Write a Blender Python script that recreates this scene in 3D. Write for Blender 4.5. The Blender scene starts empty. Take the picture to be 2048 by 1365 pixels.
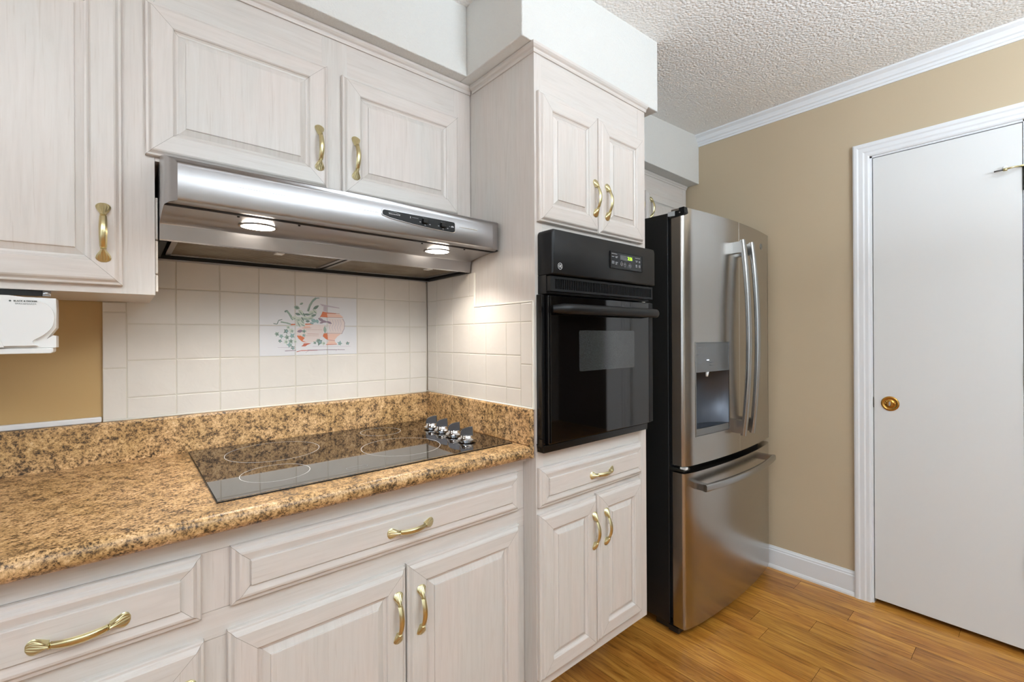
import bpy, bmesh, math, random
from mathutils import Vector, Matrix

# ------------------------------------------------------------------ camera, world, lights, exposure
scene = bpy.context.scene
COL = scene.collection
F_PX, YAW, ROLL, SY = 911.33, math.radians(49.557), math.radians(-0.3036), -8.08
fw = Vector((math.cos(YAW), math.sin(YAW), 0)); rt = Vector((math.sin(YAW), -math.cos(YAW), 0)); up = Vector((0, 0, 1))
r2 = math.cos(ROLL)*rt + math.sin(ROLL)*up; u2 = -math.sin(ROLL)*rt + math.cos(ROLL)*up
cd = bpy.data.cameras.new('camera'); cam = bpy.data.objects.new('camera', cd); COL.objects.link(cam)
cd.sensor_width = 36; cd.lens = F_PX/2048*36; cd.shift_y = SY/2048; cd.clip_start = .02
cam.matrix_world = Matrix(((r2.x, u2.x, -fw.x, 0), (r2.y, u2.y, -fw.y, 0), (r2.z, u2.z, -fw.z, 1.2386), (0, 0, 0, 1)))
scene.camera = cam

w = bpy.data.worlds.new('world'); scene.world = w; w.use_nodes = True
w.node_tree.nodes['Background'].inputs[0].default_value = (.86, .93, 1, 1)
w.node_tree.nodes['Background'].inputs[1].default_value = 1.0
vs = scene.view_settings
vs.view_transform = 'Standard'; vs.look = 'None'; vs.gamma = 1; vs.use_curve_mapping = False
vs.exposure = -0.45

def area(name, loc, size, power, color, target=None, shape='RECTANGLE', spread=math.pi):
    l = bpy.data.lights.new(name, 'AREA'); l.shape = shape; l.size = size[0]; l.size_y = size[1]
    l.energy = power; l.color = color; l.spread = spread
    o = bpy.data.objects.new(name, l); o.location = loc; COL.objects.link(o)
    d = (Vector(target)-Vector(loc)) if target else Vector((0, 0, -1))
    o.rotation_euler = d.to_track_quat('-Z', 'Y').to_euler()
    return o
# added fill lights out of view (front, side, overhead, upward), then the hood lamps
area('front_fill_light', (-1.75, -2.62, 1.45), (2.1, 1.4), 7, (.74, .87, 1), (-.3, 1.5, 1.4))
area('side_fill_light', (-2.85, -.75, 1.45), (1.7, 1.4), 18, (.75, .87, 1), (2.6, .1, 1.5))
area('overhead_fill_light', (-.75, -.55, 2.095), (1.25, .75), 17, (.86, .93, 1))
area('ceiling_fill_light', (-.75, -.55, 2.12), (1.25, .75), 60, (.76, .88, 1), (-.75, -.55, 3))
area('upward_fill_light', (1.05, -1.05, 1.68), (.5, .5), 145, (.76, .88, 1), (1.10, -.95, 3), 'DISK')
HOOD_LAMPS = [(.250, 1.243), (.752, 1.243)]
for i, (lx, ly) in enumerate(HOOD_LAMPS):
    area('hood_light', (lx, ly, 1.497), (.06, .06), 1.8, (1, .92, .85), (lx, ly-.03, .9), 'DISK', math.radians(125))

# ------------------------------------------------------------------ helpers
def lin(c):
    return tuple((v/255/12.92 if v/255 <= .04045 else ((v/255+.055)/1.055)**2.4) for v in c)+(1,)

class N:
    def __init__(s, name):
        s.m = bpy.data.materials.new(name); s.m.use_nodes = True; s.t = s.m.node_tree
        s.b = s.t.nodes['Principled BSDF']
    def n(s, typ, **kw):
        nd = s.t.nodes.new(typ)
        for k, v in kw.items():
            if k.startswith('i_'):
                key = k[2:].replace('_', ' ')
                nd.inputs[int(key) if key.isdigit() else key].default_value = v
            else: setattr(nd, k, v)
        return nd
    def l(s, a, b): s.t.links.new(a, b)
    def coord(s, kind='Object', scale=(1, 1, 1), loc=(0, 0, 0)):
        tc = s.n('ShaderNodeTexCoord'); mp = s.n('ShaderNodeMapping')
        mp.inputs['Scale'].default_value = scale; mp.inputs['Location'].default_value = loc
        s.l(tc.outputs[kind], mp.inputs[0]); return mp.outputs[0]
    def noise(s, vec, scale, detail=4, rough=.55, dist=0):
        nd = s.n('ShaderNodeTexNoise', i_Scale=scale, i_Detail=detail, i_Roughness=rough, i_Distortion=dist)
        s.l(vec, nd.inputs['Vector']); return nd.outputs['Fac']
    def ramp(s, fac, stops):
        r = s.n('ShaderNodeValToRGB'); e = r.color_ramp.elements
        while len(e) < len(stops): e.new(.5)
        for el, (p, c) in zip(e, stops): el.position = p; el.color = c if len(c) == 4 else lin(c)
        s.l(fac, r.inputs[0]); return r.outputs[0]
    def mix(s, fac, a, b, mode='MIX'):
        m = s.n('ShaderNodeMix', data_type='RGBA', blend_type=mode)
        for sock, v in ((m.inputs[0], fac), (m.inputs[6], a), (m.inputs[7], b)):
            if hasattr(v, 'links') or hasattr(v, 'is_linked'): s.l(v, sock)
            else: sock.default_value = v
        return m.outputs[2]
    def bump(s, h, strength, dist=.002):
        b = s.n('ShaderNodeBump', i_Strength=strength, i_Distance=dist); s.l(h, b.inputs['Height'])
        s.l(b.outputs[0], s.b.inputs['Normal']); return b
    def set(s, col=None, rough=None, metal=None, **kw):
        if col is not None:
            if hasattr(col, 'is_linked'): s.l(col, s.b.inputs['Base Color'])
            else: s.b.inputs['Base Color'].default_value = lin(col)
        if rough is not None: s.b.inputs['Roughness'].default_value = rough
        if metal is not None: s.b.inputs['Metallic'].default_value = metal
        for k, v in kw.items(): s.b.inputs[k.replace('_', ' ')].default_value = v
        return s

MT = {}
def flat(name, col, rough=.5, metal=0, **kw):
    a = N(name).set(col, rough, metal, **kw); MT[name] = a.m; return a

# pickled maple
a = N('pickled_maple')
v1 = a.coord('UV', (3, 46, 1)); v2 = a.coord('UV', (9, 260, 1)); v3 = a.coord('UV', (1.6, 7, 1))
n1 = a.noise(v1, 1.4, 5, .6, 1.2); n2 = a.noise(v2, 1.0, 3, .5, .4); n3 = a.noise(v3, 1.5, 2, .5, .5)
c1 = a.ramp(n1, [(.30, (210, 204, 198)), (.50, (215, 209, 203)), (.72, (219, 214, 209))])
c3 = a.ramp(n3, [(.35, (255, 251, 249)), (.65, (250, 251, 250))])
c2 = a.ramp(n2, [(.28, (243, 240, 237)), (.40, (255, 255, 255))])
cc = a.mix(.8, c1, c2, 'MULTIPLY'); cc = a.mix(1.0, cc, c3, 'MULTIPLY')
a.set(cc, .34); a.bump(n2, .05, .0005); MT['wood'] = a.m
flat('joint', (120, 108, 96), .8)
flat('toe', (70, 58, 48), .8)

def paint(name, col, scale, strength, dist, rough=.6, detail=3):
    a = N(name); v = a.coord('Object'); n = a.noise(v, scale, detail, .6)
    n2 = a.noise(v, 2.2, 2, .5); c = lin(col)
    d = tuple(x*.965 for x in c[:3])+(1,)
    a.set(a.ramp(n2, [(.35, d), (.65, c)]), rough); a.bump(n, strength, dist); MT[name] = a.m; return a
paint('wall_taupe', (193, 175, 147), 90, .12, .001, .55)
paint('wall_tan', (190, 158, 106), 90, .12, .001, .5)
paint('wall_pale', (222, 218, 208), 90, .1, .001, .6)
paint('soffit_white', (222, 221, 216), 120, .75, .004, .8, 4)
paint('trim_white', (232, 234, 236), 30, .03, .001, .28)
a = N('door_white'); v = a.coord('Object', (1, 26, 1.6)); n = a.noise(v, 5, 3, .5)
a.set((226, 227, 226), .26); a.bump(n, .10, .002); MT['door_white'] = a.m
# popcorn ceiling, with its faint pinkish stain
a = N('ceiling_texture'); v = a.coord('Object')
vo = a.n('ShaderNodeTexVoronoi', i_Scale=105.0, feature='F1'); a.l(v, vo.inputs['Vector'])
n = a.noise(v, 115, 3, .6)
mx = a.n('ShaderNodeMath', operation='SUBTRACT'); a.l(n, mx.inputs[0]); a.l(vo.outputs['Distance'], mx.inputs[1])
dist = a.n('ShaderNodeVectorMath', operation='DISTANCE'); a.l(v, dist.inputs[0]); dist.inputs[1].default_value = (1.30, .60, 2.36)
st = a.ramp(dist.outputs['Value'], [(.02, (236, 226, 220)), (.20, (243, 241, 237))])
a.set(st, .9); a.bump(mx.outputs[0], .8, .0042); MT['ceiling'] = a.m

# laminate worktop
a = N('granite_laminate'); v = a.coord('Object')
n1 = a.noise(v, 150, 8, .76, .2); n2 = a.noise(v, 34, 5, .65, .5); n3 = a.noise(v, 300, 5, .7); n4 = a.noise(v, 9, 3, .5)
mm = a.n('ShaderNodeMath', operation='MULTIPLY_ADD'); a.l(n2, mm.inputs[0]); mm.inputs[1].default_value = .55; a.l(n1, mm.inputs[2])
sb = a.n('ShaderNodeMath', operation='SUBTRACT'); a.l(mm.outputs[0], sb.inputs[0]); sb.inputs[1].default_value = .285
c1 = a.ramp(sb.outputs[0], [(.33, (50, 40, 32)), (.41, (112, 88, 60)), (.49, (186, 150, 104)), (.59, (220, 184, 136)), (.74, (240, 218, 184))])
c2 = a.ramp(n4, [(.38, (228, 220, 196)), (.62, (255, 250, 244))])
c3 = a.ramp(n3, [(.36, (120, 98, 80)), (.45, (255, 255, 255))])
c = a.mix(.75, c1, c2, 'MULTIPLY'); c = a.mix(.7, c, c3, 'MULTIPLY')
a.set(c, .40, IOR=1.5); a.bump(n3, .05, .0005); MT['granite'] = a.m

# tiles
def tilemat(name, col, bs, rough):
    a = N(name); v = a.coord('Object'); n = a.noise(v, 24, 3, .5, .8); n2 = a.noise(v, 9, 2)
    c = lin(col); d = tuple(x*.93 for x in c[:3])+(1,)
    a.set(a.ramp(n2, [(.3, d), (.7, c)]), rough); a.bump(n, bs, .004); MT[name] = a.m
tilemat('tile', (221, 215, 206), .20, .28)
tilemat('mural_tile', (226, 226, 228), .03, .08)
flat('grout', (206, 200, 186), .8)
flat('caulk', (240, 236, 224), .45)

def steel(name, col, rough, axis, aniso=.5):
    a = N(name); sc = {'x': (2, 220, 220), 'z': (160, 160, 1.5)}[axis]
    v = a.coord('Object', sc); n = a.noise(v, 3, 4, .6)
    mr = a.n('ShaderNodeMapRange'); a.l(n, mr.inputs[0]); mr.inputs[3].default_value = rough-.06; mr.inputs[4].default_value = rough+.08
    a.l(mr.outputs[0], a.b.inputs['Roughness'])
    a.set(col, None, 1.0); a.bump(n, .03, .0004); MT[name] = a.m
steel('hood_steel', (172, 171, 172), .30, 'x')
steel('fridge_steel', (176, 172, 167), .22, 'z')
flat('handle_steel', (168, 168, 167), .26, 1.0)
flat('brass', (214, 203, 158), .30, 1.0)
flat('brass_plate', (196, 148, 74), .22, 1.0)
flat('chrome', (205, 207, 210), .10, 1.0)
flat('knob_dark', (90, 88, 88), .22, .9)
flat('black_plastic', (13, 14, 16), .42, 0, Specular_IOR_Level=.35)
flat('black_trim', (14, 14, 15), .22)
flat('vent_black', (6, 6, 6), .6)
flat('oven_glass', (8, 7, 7), .04, 0, IOR=1.6)
a = N('oven_window'); v = a.coord('Object'); vo = a.n('ShaderNodeTexVoronoi', i_Scale=420.0); a.l(v, vo.inputs['Vector'])
c = a.ramp(vo.outputs['Distance'], [(.2, (60, 62, 60)), (.5, (48, 50, 50))]); a.set(c, .10, 0, IOR=1.75); MT['oven_window'] = a.m
a = N('cooktop_glass').set((18, 12, 10), .03, 0, IOR=3.5); MT['cooktop'] = a.m
flat('ring_white', (225, 225, 222), .4)
flat('print_bright', (214, 216, 218), .4)
flat('print_grey', (176, 178, 182), .5)
flat('print_dark', (62, 70, 66), .5)
flat('print_soft', (150, 156, 156), .5)
flat('fridge_black', (22, 23, 24), .42)
flat('gasket', (10, 10, 11), .6)
flat('disp_grey', (120, 122, 122), .25, .6)
flat('disp_recess', (84, 88, 96), .45, .7)
flat('plastic_white', (236, 237, 236), .22)
flat('plastic_shade', (205, 203, 198), .3)
flat('hinge_grey', (70, 70, 66), .4, .8)
flat('zinc', (196, 202, 206), .4, .3)
flat('rubber', (88, 84, 82), .6)
flat('added_window_white', (235, 238, 240), .4)
flat('hall_wall', (74, 58, 44), .8)
def emit(name, col, s):
    a = N(name); a.set(col, .4); a.b.inputs['Emission Color'].default_value = lin(col); a.b.inputs['Emission Strength'].default_value = s
    MT[name] = a.m
emit('lamp_glow', (255, 242, 226), 48)
emit('added_fixture_glow', (255, 246, 234), 3)
emit('display_green', (188, 255, 40), 1.3)
emit('led_white', (235, 240, 255), 1.5)
# filter mesh
a = N('filter_mesh'); v = a.coord('Object')
sx = a.n('ShaderNodeTexVoronoi', i_Scale=230.0); a.l(v, sx.inputs['Vector'])
mp = a.coord('Object', (1, .62, .1)); ck = a.n('ShaderNodeTexWave', i_Scale=62.0, wave_type='BANDS', bands_direction='DIAGONAL'); a.l(mp, ck.inputs['Vector'])
c = a.ramp(ck.outputs['Fac'], [(.30, (20, 16, 12)), (.75, (190, 176, 152))])
c2 = a.ramp(a.noise(v, 12, 3), [(.35, (196, 176, 150)), (.65, (255, 255, 255))])
a.set(a.mix(.8, c, c2, 'MULTIPLY'), .42, .55); a.bump(ck.outputs['Fac'], .5, .001); MT['filter'] = a.m
# laminate planks (uv.x along the plank, uv.y across + a per-plank offset)
a = N('plank_floor')
v1 = a.coord('UV', (2.2, 26, 1)); v2 = a.coord('UV', (6, 120, 1)); v3 = a.coord('UV', (1.2, 5, 1))
n1 = a.noise(v1, 1.6, 6, .62, 1.6); n2 = a.noise(v2, 1, 3, .6); n3 = a.noise(v3, 2.0, 3, .5, 1.0)
c1 = a.ramp(n1, [(.28, (128, 80, 32)), (.44, (180, 122, 50)), (.60, (198, 142, 62)), (.78, (210, 158, 84))])
c2 = a.ramp(n2, [(.3, (205, 190, 172)), (.5, (255, 255, 255))]); c3 = a.ramp(n3, [(.36, (214, 196, 176)), (.6, (255, 255, 255))])
at = a.n('ShaderNodeAttribute', attribute_name='tint')
c = a.mix(.7, c1, c2, 'MULTIPLY'); c = a.mix(.8, c, c3, 'MULTIPLY'); c = a.mix(1.0, c, at.outputs['Color'], 'MULTIPLY')
a.set(c, .30); a.bump(n2, .06, .0006); MT['floor'] = a.m
flat('plank_gap', (60, 38, 18), .8)

# ---- mesh builder
class MB:
    def __init__(s): s.v = []; s.f = []; s.uv = []; s.mi = []; s.sm = []
    def face(s, pts, uvs=None, mi=0, smooth=False):
        b = len(s.v); s.v += [tuple(p) for p in pts]; s.f.append(tuple(range(b, b+len(pts))))
        s.uv.append(uvs or [(p[0], p[2]) for p in pts]); s.mi.append(mi); s.sm.append(smooth)
    def box(s, x0, x1, y0, y1, z0, z1, g='z', mi=0, off=None):
        o = random.random()*7 if off is None else off
        P = lambda x, y, z: (x, y, z)
        def uv(p, ax):
            gi = {'x': 0, 'y': 1, 'z': 2}[g]
            if gi == ax: gi = (ax+1) % 3
            ot = [k for k in (0, 1, 2) if k not in (gi, ax)]
            return (p[gi]+o, p[ot[0]]+o)
        for ax, pts in ((1, [P(x0, y0, z0), P(x1, y0, z0), P(x1, y0, z1), P(x0, y0, z1)]), (1, [P(x1, y1, z0), P(x0, y1, z0), P(x0, y1, z1), P(x1, y1, z1)]),
                        (0, [P(x0, y1, z0), P(x0, y0, z0), P(x0, y0, z1), P(x0, y1, z1)]), (0, [P(x1, y0, z0), P(x1, y1, z0), P(x1, y1, z1), P(x1, y0, z1)]),
                        (2, [P(x0, y0, z1), P(x1, y0, z1), P(x1, y1, z1), P(x0, y1, z1)]), (2, [P(x0, y1, z0), P(x1, y1, z0), P(x1, y0, z0), P(x0, y0, z0)])):
            s.face(pts, [uv(p, ax) for p in pts], mi)
        return s
    def bridge(s, A, B, mi=0, smooth=True, closed=True):
        n = len(A)
        for i in range(n if closed else n-1):
            j = (i+1) % n; s.face([A[i], A[j], B[j], B[i]], None, mi, smooth)
    def rings(s, R, mi=0, smooth=True, closed=True, cap=True):
        for A, B in zip(R, R[1:]): s.bridge(A, B, mi, smooth, closed)
        if cap: s.face(R[0][::-1], None, mi); s.face(R[-1], None, mi)
    def tube(s, pts, r, n=12, mi=0, flat_=1.0, upv=(0, 0, 1)):
        pts = [Vector(p) for p in pts]; R = []
        for i, p in enumerate(pts):
            t = (pts[min(i+1, len(pts)-1)]-pts[max(i-1, 0)]).normalized()
            a = t.cross(Vector(upv)); a = a.normalized() if a.length > 1e-4 else Vector((1, 0, 0)); b = t.cross(a)
            rr = r[i] if isinstance(r, (list, tuple)) else r
            R.append([p+a*rr*math.cos(2*math.pi*k/n)+b*rr*flat_*math.sin(2*math.pi*k/n) for k in range(n)])
        s.rings(R, mi)
    def lathe(s, c, prof, n=32, axis='z', mi=0, cap=True):
        R = []
        for r, h in prof:
            ring = []
            for k in range(n):
                a, b = r*math.cos(2*math.pi*k/n), r*math.sin(2*math.pi*k/n)
                ring.append({'z': (c[0]+a, c[1]+b, c[2]+h), 'y': (c[0]+a, c[1]-h, c[2]+b), 'x': (c[0]-h, c[1]+a, c[2]+b)}[axis])
            R.append(ring)
        s.rings(R, mi, True, True, cap)
    def prism(s, poly, axis, a0, a1, mi=0, g='x', smooth=False):
        # poly: 2D points in the two other axes, extruded along axis
        def P(p, a): return {'x': (a, p[0], p[1]), 'y': (p[0], a, p[1]), 'z': (p[0], p[1], a)}[axis]
        n = len(poly); o = random.random()*5; d = 0
        for i in range(n):
            j = (i+1) % n; L = math.dist(poly[i], poly[j])
            s.face([P(poly[i], a0), P(poly[j], a0), P(poly[j], a1), P(poly[i], a1)], [(a0+o, d+o), (a0+o, d+L+o), (a1+o, d+L+o), (a1+o, d+o)], mi, smooth); d += L
        cu = [(p[1]+o, p[0]+o) for p in poly]
        s.face([P(p, a0) for p in poly][::-1], cu[::-1], mi); s.face([P(p, a1) for p in poly], cu, mi)
    def build(s, name, mats, parent=None, bevel=0, merge=True, smooth_angle=None, recalc=True):
        me = bpy.data.meshes.new(name); me.from_pydata(s.v, [], s.f)
        uvl = me.uv_layers.new(name='UVMap'); k = 0
        for p, uvs in zip(me.polygons, s.uv):
            for li, u in zip(p.loop_indices, uvs): uvl.data[li].uv = u
        for p, m, sm in zip(me.polygons, s.mi, s.sm): p.material_index = m; p.use_smooth = sm
        for m in (mats if isinstance(mats, (list, tuple)) else [mats]): me.materials.append(MT[m])
        if merge:
            bm = bmesh.new(); bm.from_mesh(me); bmesh.ops.remove_doubles(bm, verts=bm.verts, dist=1e-5)
            if recalc: bmesh.ops.recalc_face_normals(bm, faces=bm.faces)
            bm.to_mesh(me); bm.free()
        if smooth_angle is not None:
            for p in me.polygons: p.use_smooth = True
            me.set_sharp_from_angle(angle=math.radians(smooth_angle))
        o = bpy.data.objects.new(name, me); COL.objects.link(o)
        if parent: o.parent = parent
        if bevel:
            bv = o.modifiers.new('bevel', 'BEVEL'); bv.width = bevel; bv.segments = 2; bv.limit_method = 'ANGLE'; bv.harden_normals = False
        return o

def thing(name, label, cat, group=None):
    o = bpy.data.objects.new(name, None); COL.objects.link(o); o['label'] = label; o['category'] = cat
    if group: o['group'] = group
    return o
def tag(o, label, cat): o['label'] = label; o['category'] = cat; return o
def struct(o): o['kind'] = 'structure'; return o

def text_mesh(name, s, size, mat, parent, M, ext=.0002, bold=0):
    cu = bpy.data.curves.new(name, 'FONT'); cu.body = s; cu.size = size; cu.extrude = ext; cu.offset = bold
    cu.align_x = 'CENTER'; cu.align_y = 'CENTER'
    t = bpy.data.objects.new(name, cu); COL.objects.link(t)
    dg = bpy.context.evaluated_depsgraph_get(); me = bpy.data.meshes.new_from_object(t.evaluated_get(dg))
    bpy.data.objects.remove(t); me.transform(M); me.materials.clear(); me.materials.append(MT[mat])
    o = bpy.data.objects.new(name, me); COL.objects.link(o); o.parent = parent; return o
def face_south(x, y, z, sx=1.0):      # text plane facing -y
    return Matrix.Translation((x, y, z)) @ Matrix.Rotation(math.pi/2, 4, 'X') @ Matrix.Diagonal((sx, 1, 1, 1))

# ------------------------------------------------------------------ room shell
XR, YB = 2.640, 1.620
def ceil_z(x): return 2.292+.0557*x
XL, YF = -3.0, -2.8
m = MB(); m.face([(XL, YB+.1, ceil_z(XL)), (5.0, YB+.1, ceil_z(5.0)), (5.0, YF-.1, ceil_z(5.0)), (XL, YF-.1, ceil_z(XL))])
m.face([(XL, YB+.1, 2.7), (XL, YF-.1, 2.7), (5.0, YF-.1, 2.7), (5.0, YB+.1, 2.7)])
struct(m.build('ceiling', 'ceiling', merge=False))
# floor planks
m = MB(); m.face([(XL, YF, -.0015), (5.0, YF, -.0015), (5.0, YB+.1, -.0015), (XL, YB+.1, -.0015)], None, 1)
rnd = random.Random(5); tints = []
known = {5: .807, 4: .565, 2: .650, 3: .340, 6: .238, -1: .550}
tl = [(1, 1, 1, 1)]
for k in range(-46, 30):
    xa = 1.967+.1045*k; xb = xa+.1045
    if xa < XL or xb > 5: continue
    L = 1.21; y0 = known.get(k, rnd.random()*L)
    ys = [y0+L*j for j in range(-5, 4)]
    for ya, yb in zip(ys, ys[1:]):
        ya2, yb2 = max(ya, YF), min(yb, YB+.1)
        if yb2 <= ya2: continue
        g = .0006; o1, o2 = rnd.random()*20, rnd.random()*20
        pts = [(xa+g, ya2+g, 0), (xb-g, ya2+g, 0), (xb-g, yb2-g, 0), (xa+g, yb2-g, 0)]
        m.face(pts, [(p[1]+o1, p[0]+o2) for p in pts], 0); t = .86+rnd.random()*.26
        tl.append((t, t*(.97+.06*rnd.random()), t*(.94+.12*rnd.random()), 1))
fl = struct(m.build('floor', ['floor', 'plank_gap'], merge=False))
ca = fl.data.color_attributes.new('tint', 'FLOAT_COLOR', 'CORNER')
for p, t in zip(fl.data.polygons, tl):
    for li in p.loop_indices: ca.data[li].color = t
# walls
struct(MB().box(XL, XR+.1, YB, YB+.1, 0, 2.7).build('wall_back', 'wall_tan'))
struct(MB().box(XR, XR+.1, .531, YB, 0, 2.7).box(XR, XR+.1, -.155, .046, 0, 2.7).box(XR, XR+.1, YF, -.155, 2.08, 2.7).box(XR, XR+.1, .046, .531, 2.066, 2.7).build('wall_right', 'wall_taupe'))
struct(MB().box(XL-.1, XL, YF, -1.65, 0, 2.7).box(XL-.1, XL, .15, YB, 0, 2.7).box(XL-.1, XL, -1.65, .15, 0, .72).box(XL-.1, XL, -1.65, .15, 2.16, 2.7).build('wall_left', 'wall_pale'))
struct(MB().box(XL-.08, XL+.02, -1.65, -1.59, .72, 2.16).box(XL-.08, XL+.02, .09, .15, .72, 2.16).box(XL-.08, XL+.02, -1.59, .09, .72, .78).box(XL-.08, XL+.02, -1.59, .09, 2.10, 2.16).box(XL-.06, XL, -.78, -.72, .78, 2.10).build('added_window_2', 'added_window_white'))  # window frame added out of view around the side fill light
m = MB(); wx0, wx1, wz0, wz1 = -2.85, -.65, .70, 2.15
m.box(XL, wx0, YF-.1, YF, 0, 2.7); m.box(wx1, 5.0, YF-.1, YF, 0, 2.7); m.box(wx0, wx1, YF-.1, YF, 0, wz0); m.box(wx0, wx1, YF-.1, YF, wz1, 2.7)
struct(m.build('wall_front', 'wall_pale'))
m = MB(); m.box(wx0, wx0+.06, YF-.08, YF+.02, wz0, wz1).box(wx1-.06, wx1, YF-.08, YF+.02, wz0, wz1).box(wx0, wx1, YF-.08, YF+.02, wz0, wz0+.06).box(wx0, wx1, YF-.08, YF+.02, wz1-.06, wz1)
m.box((wx0+wx1)/2-.03, (wx0+wx1)/2+.03, YF-.07, YF, wz0, wz1)
struct(m.build('added_window_1', 'added_window_white'))  # unseen window frame, added to go with the front fill light
struct(MB().box(4.9, 5.0, YF, YB, 0, 2.7).box(XR+.1, 4.9, .9, 1.0, 0, 2.7).build('wall_hall', 'hall_wall'))
# unseen ceiling fixture, added to hold the overhead and ceiling fill lights
cf = thing('added_ceiling_fixture', 'flat white ceiling light fixture added out of view to hold fill lights', 'ceiling light')
MB().box(-1.42, -.08, -.97, -.13, 2.100, 2.115).build('fixture_frame', 'plastic_white', cf)
for x_ in (-1.1, -.4):
    m = MB(); m.tube([(x_, -.55, 2.115), (x_, -.55, ceil_z(x_))], .006, 8, upv=(1, 0, 0)); m.build('hanging_rod', 'plastic_white', cf)

# unseen floor lamp, added as a body for the upward fill light
fl_ = thing('added_floor_lamp', 'white uplighter floor lamp added out of view to fill the ceiling with light', 'lamp')
m = MB(); m.lathe((1.05, -1.05, 0), [(.14, 0), (.14, .012), (.02, .025), (.012, .03)], 28); m.build('base', 'plastic_white', fl_)
m = MB(); m.tube([(1.05, -1.05, .02), (1.05, -1.05, 1.60)], .011, 12, upv=(1, 0, 0)); m.build('pole', 'plastic_white', fl_)
m = MB(); m.lathe((1.05, -1.05, 1.58), [(.02, 0), (.12, .025), (.22, .065), (.26, .092), (.255, .092), (.215, .070), (.11, .032), (.001, .02)], 36); m.build('lamp_shade', 'plastic_white', fl_)

# soffits
struct(MB().box(-1.2, .8772, 1.253, YB, 2.110, 2.45).build('wall_soffit_left', 'soffit_white', bevel=.003))
struct(MB().box(.877, 1.583, .977, YB, 2.110, 2.45).build('wall_soffit_middle', 'soffit_white', bevel=.003))
struct(MB().box(1.583, XR, 1.354, YB, 2.152, 2.52).build('wall_soffit_right', 'soffit_white', bevel=.003))

# crown, baseboard, casing on the right wall
zt = ceil_z(XR)-.002
prof = [(XR, zt+.01), (XR-.046, zt+.002), (XR-.046, zt-.008), (XR-.040, zt-.012), (XR-.030, zt-.018), (XR-.024, zt-.028), (XR-.021, zt-.036), (XR-.014, zt-.040), (XR-.012, zt-.050), (XR-.007, zt-.053), (XR-.006, zt-.062), (XR, zt-.062)]
m = MB(); m.prism(prof, 'y', -2.0, 1.354)
struct(m.build('trim_1', 'trim_white'))
prof = [(XR, 0), (XR-.018, 0), (XR-.018, .008), (XR-.014, .018), (XR-.012, .020), (XR-.012, .094), (XR-.009, .098), (XR-.009, .104), (XR-.005, .110), (XR-.003, .116), (XR, .116)]
m = MB(); m.prism(prof, 'y', .592, YB)
struct(m.build('baseboard_right', 'trim_white'))
# casing: a moulded profile run up, across and down
YL, YR_, ZT = .531, .046, 2.066      # opening
pr = [(0, .004), (0, .012), (.006, .015), (.018, .015), (.024, .018), (.040, .018), (.046, .022), (.056, .022), (.062, .019), (.062, 0)]
m = MB()
for (d0, h0), (d1, h1) in zip(pr, pr[1:]):
    def loop(d, h): return [(XR-h, YL+d-.002, 0), (XR-h, YL+d-.002, ZT+d), (XR-h, YR_-d+.002, ZT+d), (XR-h, YR_-d+.002, 0)]
    A, B = loop(d0, h0), loop(d1, h1)
    for i in range(3): m.face([A[i], A[i+1], B[i+1], B[i]])
struct(m.build('trim_2', 'trim_white', recalc=False))
m = MB(); m.box(XR-.004, XR+.1, YL-.010, YL, 0, ZT).box(XR-.004, XR+.1, YR_, YR_+.010, 0, ZT).box(XR-.004, XR+.1, YR_, YL, ZT-.008, ZT)
struct(m.build('trim_3', 'trim_white'))
struct(MB().box(XR-.016, XR, -.150, -.020, 0, 2.12).build('reflection_board', 'trim_white'))  # unseen white board added to show as grey in the oven glass
# door
d1 = struct(MB().box(XR+.0, XR+.035, YR_+.012, YL-.0125, .022, ZT-.011).build('door_1', 'door_white', bevel=.0015))
for v in d1.data.vertices: v.co.x -= .003
m = MB(); m.lathe((XR-.003, .460, .928), [(.033, 0), (.033, .002), (.031, .004), (.026, .0045), (.024, .003), (.012, .003), (.012, .006)], 36, 'x')
for s in (-1, 1): m.lathe((XR-.003, .460+s*.017, .928), [(.004, .003), (.004, .005), (.001, .006)], 12, 'x')
kp = m.build('rosette', 'brass_plate', d1)
m = MB(); R = []
for h, a, b in ((.004, .005, .011), (.010, .004, .011), (.014, .003, .009)):
    R.append([(XR-.003-h, .460+a*math.cos(k*math.pi/8), .928+b*math.sin(k*math.pi/8)) for k in range(16)])
m.rings(R); m.build('thumb_turn', 'chrome', kp)
MB().box(XR-.0045, XR+.01, YL-.0130, YL-.0095, .905, .952).build('latch_plate', 'hinge_grey', d1)
def hinge(zc, matn):
    m = MB(); m.tube([(XR-.007, YR_+.006, zc-.046), (XR-.007, YR_+.006, zc+.046)], .0050, 12, upv=(1, 0, 0))
    return m.build('hinge', matn, d1)
hinge(1.840, 'hinge_grey'); hinge(1.086, 'door_white'); hinge(.339, 'hinge_grey')
m = MB(); m.tube([(XR-.010, .056, 1.886), (XR-.030, .078, 1.8835), (XR-.036, .098, 1.880)], .0034, 10)
m.tube([(XR-.034, .096, 1.8785), (XR-.034, .108, 1.8785)], .0062, 6)
m.box(XR-.016, XR-.004, .050, .062, 1.884, 1.890)
ds = m.build('door_stop', 'brass', d1)
m = MB(); m.tube([(XR-.034, .107, 1.8785), (XR-.033, .132, 1.878)], .003, 10); m.build('rod', 'rubber', ds)
m = MB(); m.lathe((XR-.022, .103, 1.888), [(.004, 0), (.008, .001), (.008, .004), (.003, .006)], 16, 'x'); m.build('bumper', 'plastic_white', ds)

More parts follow.
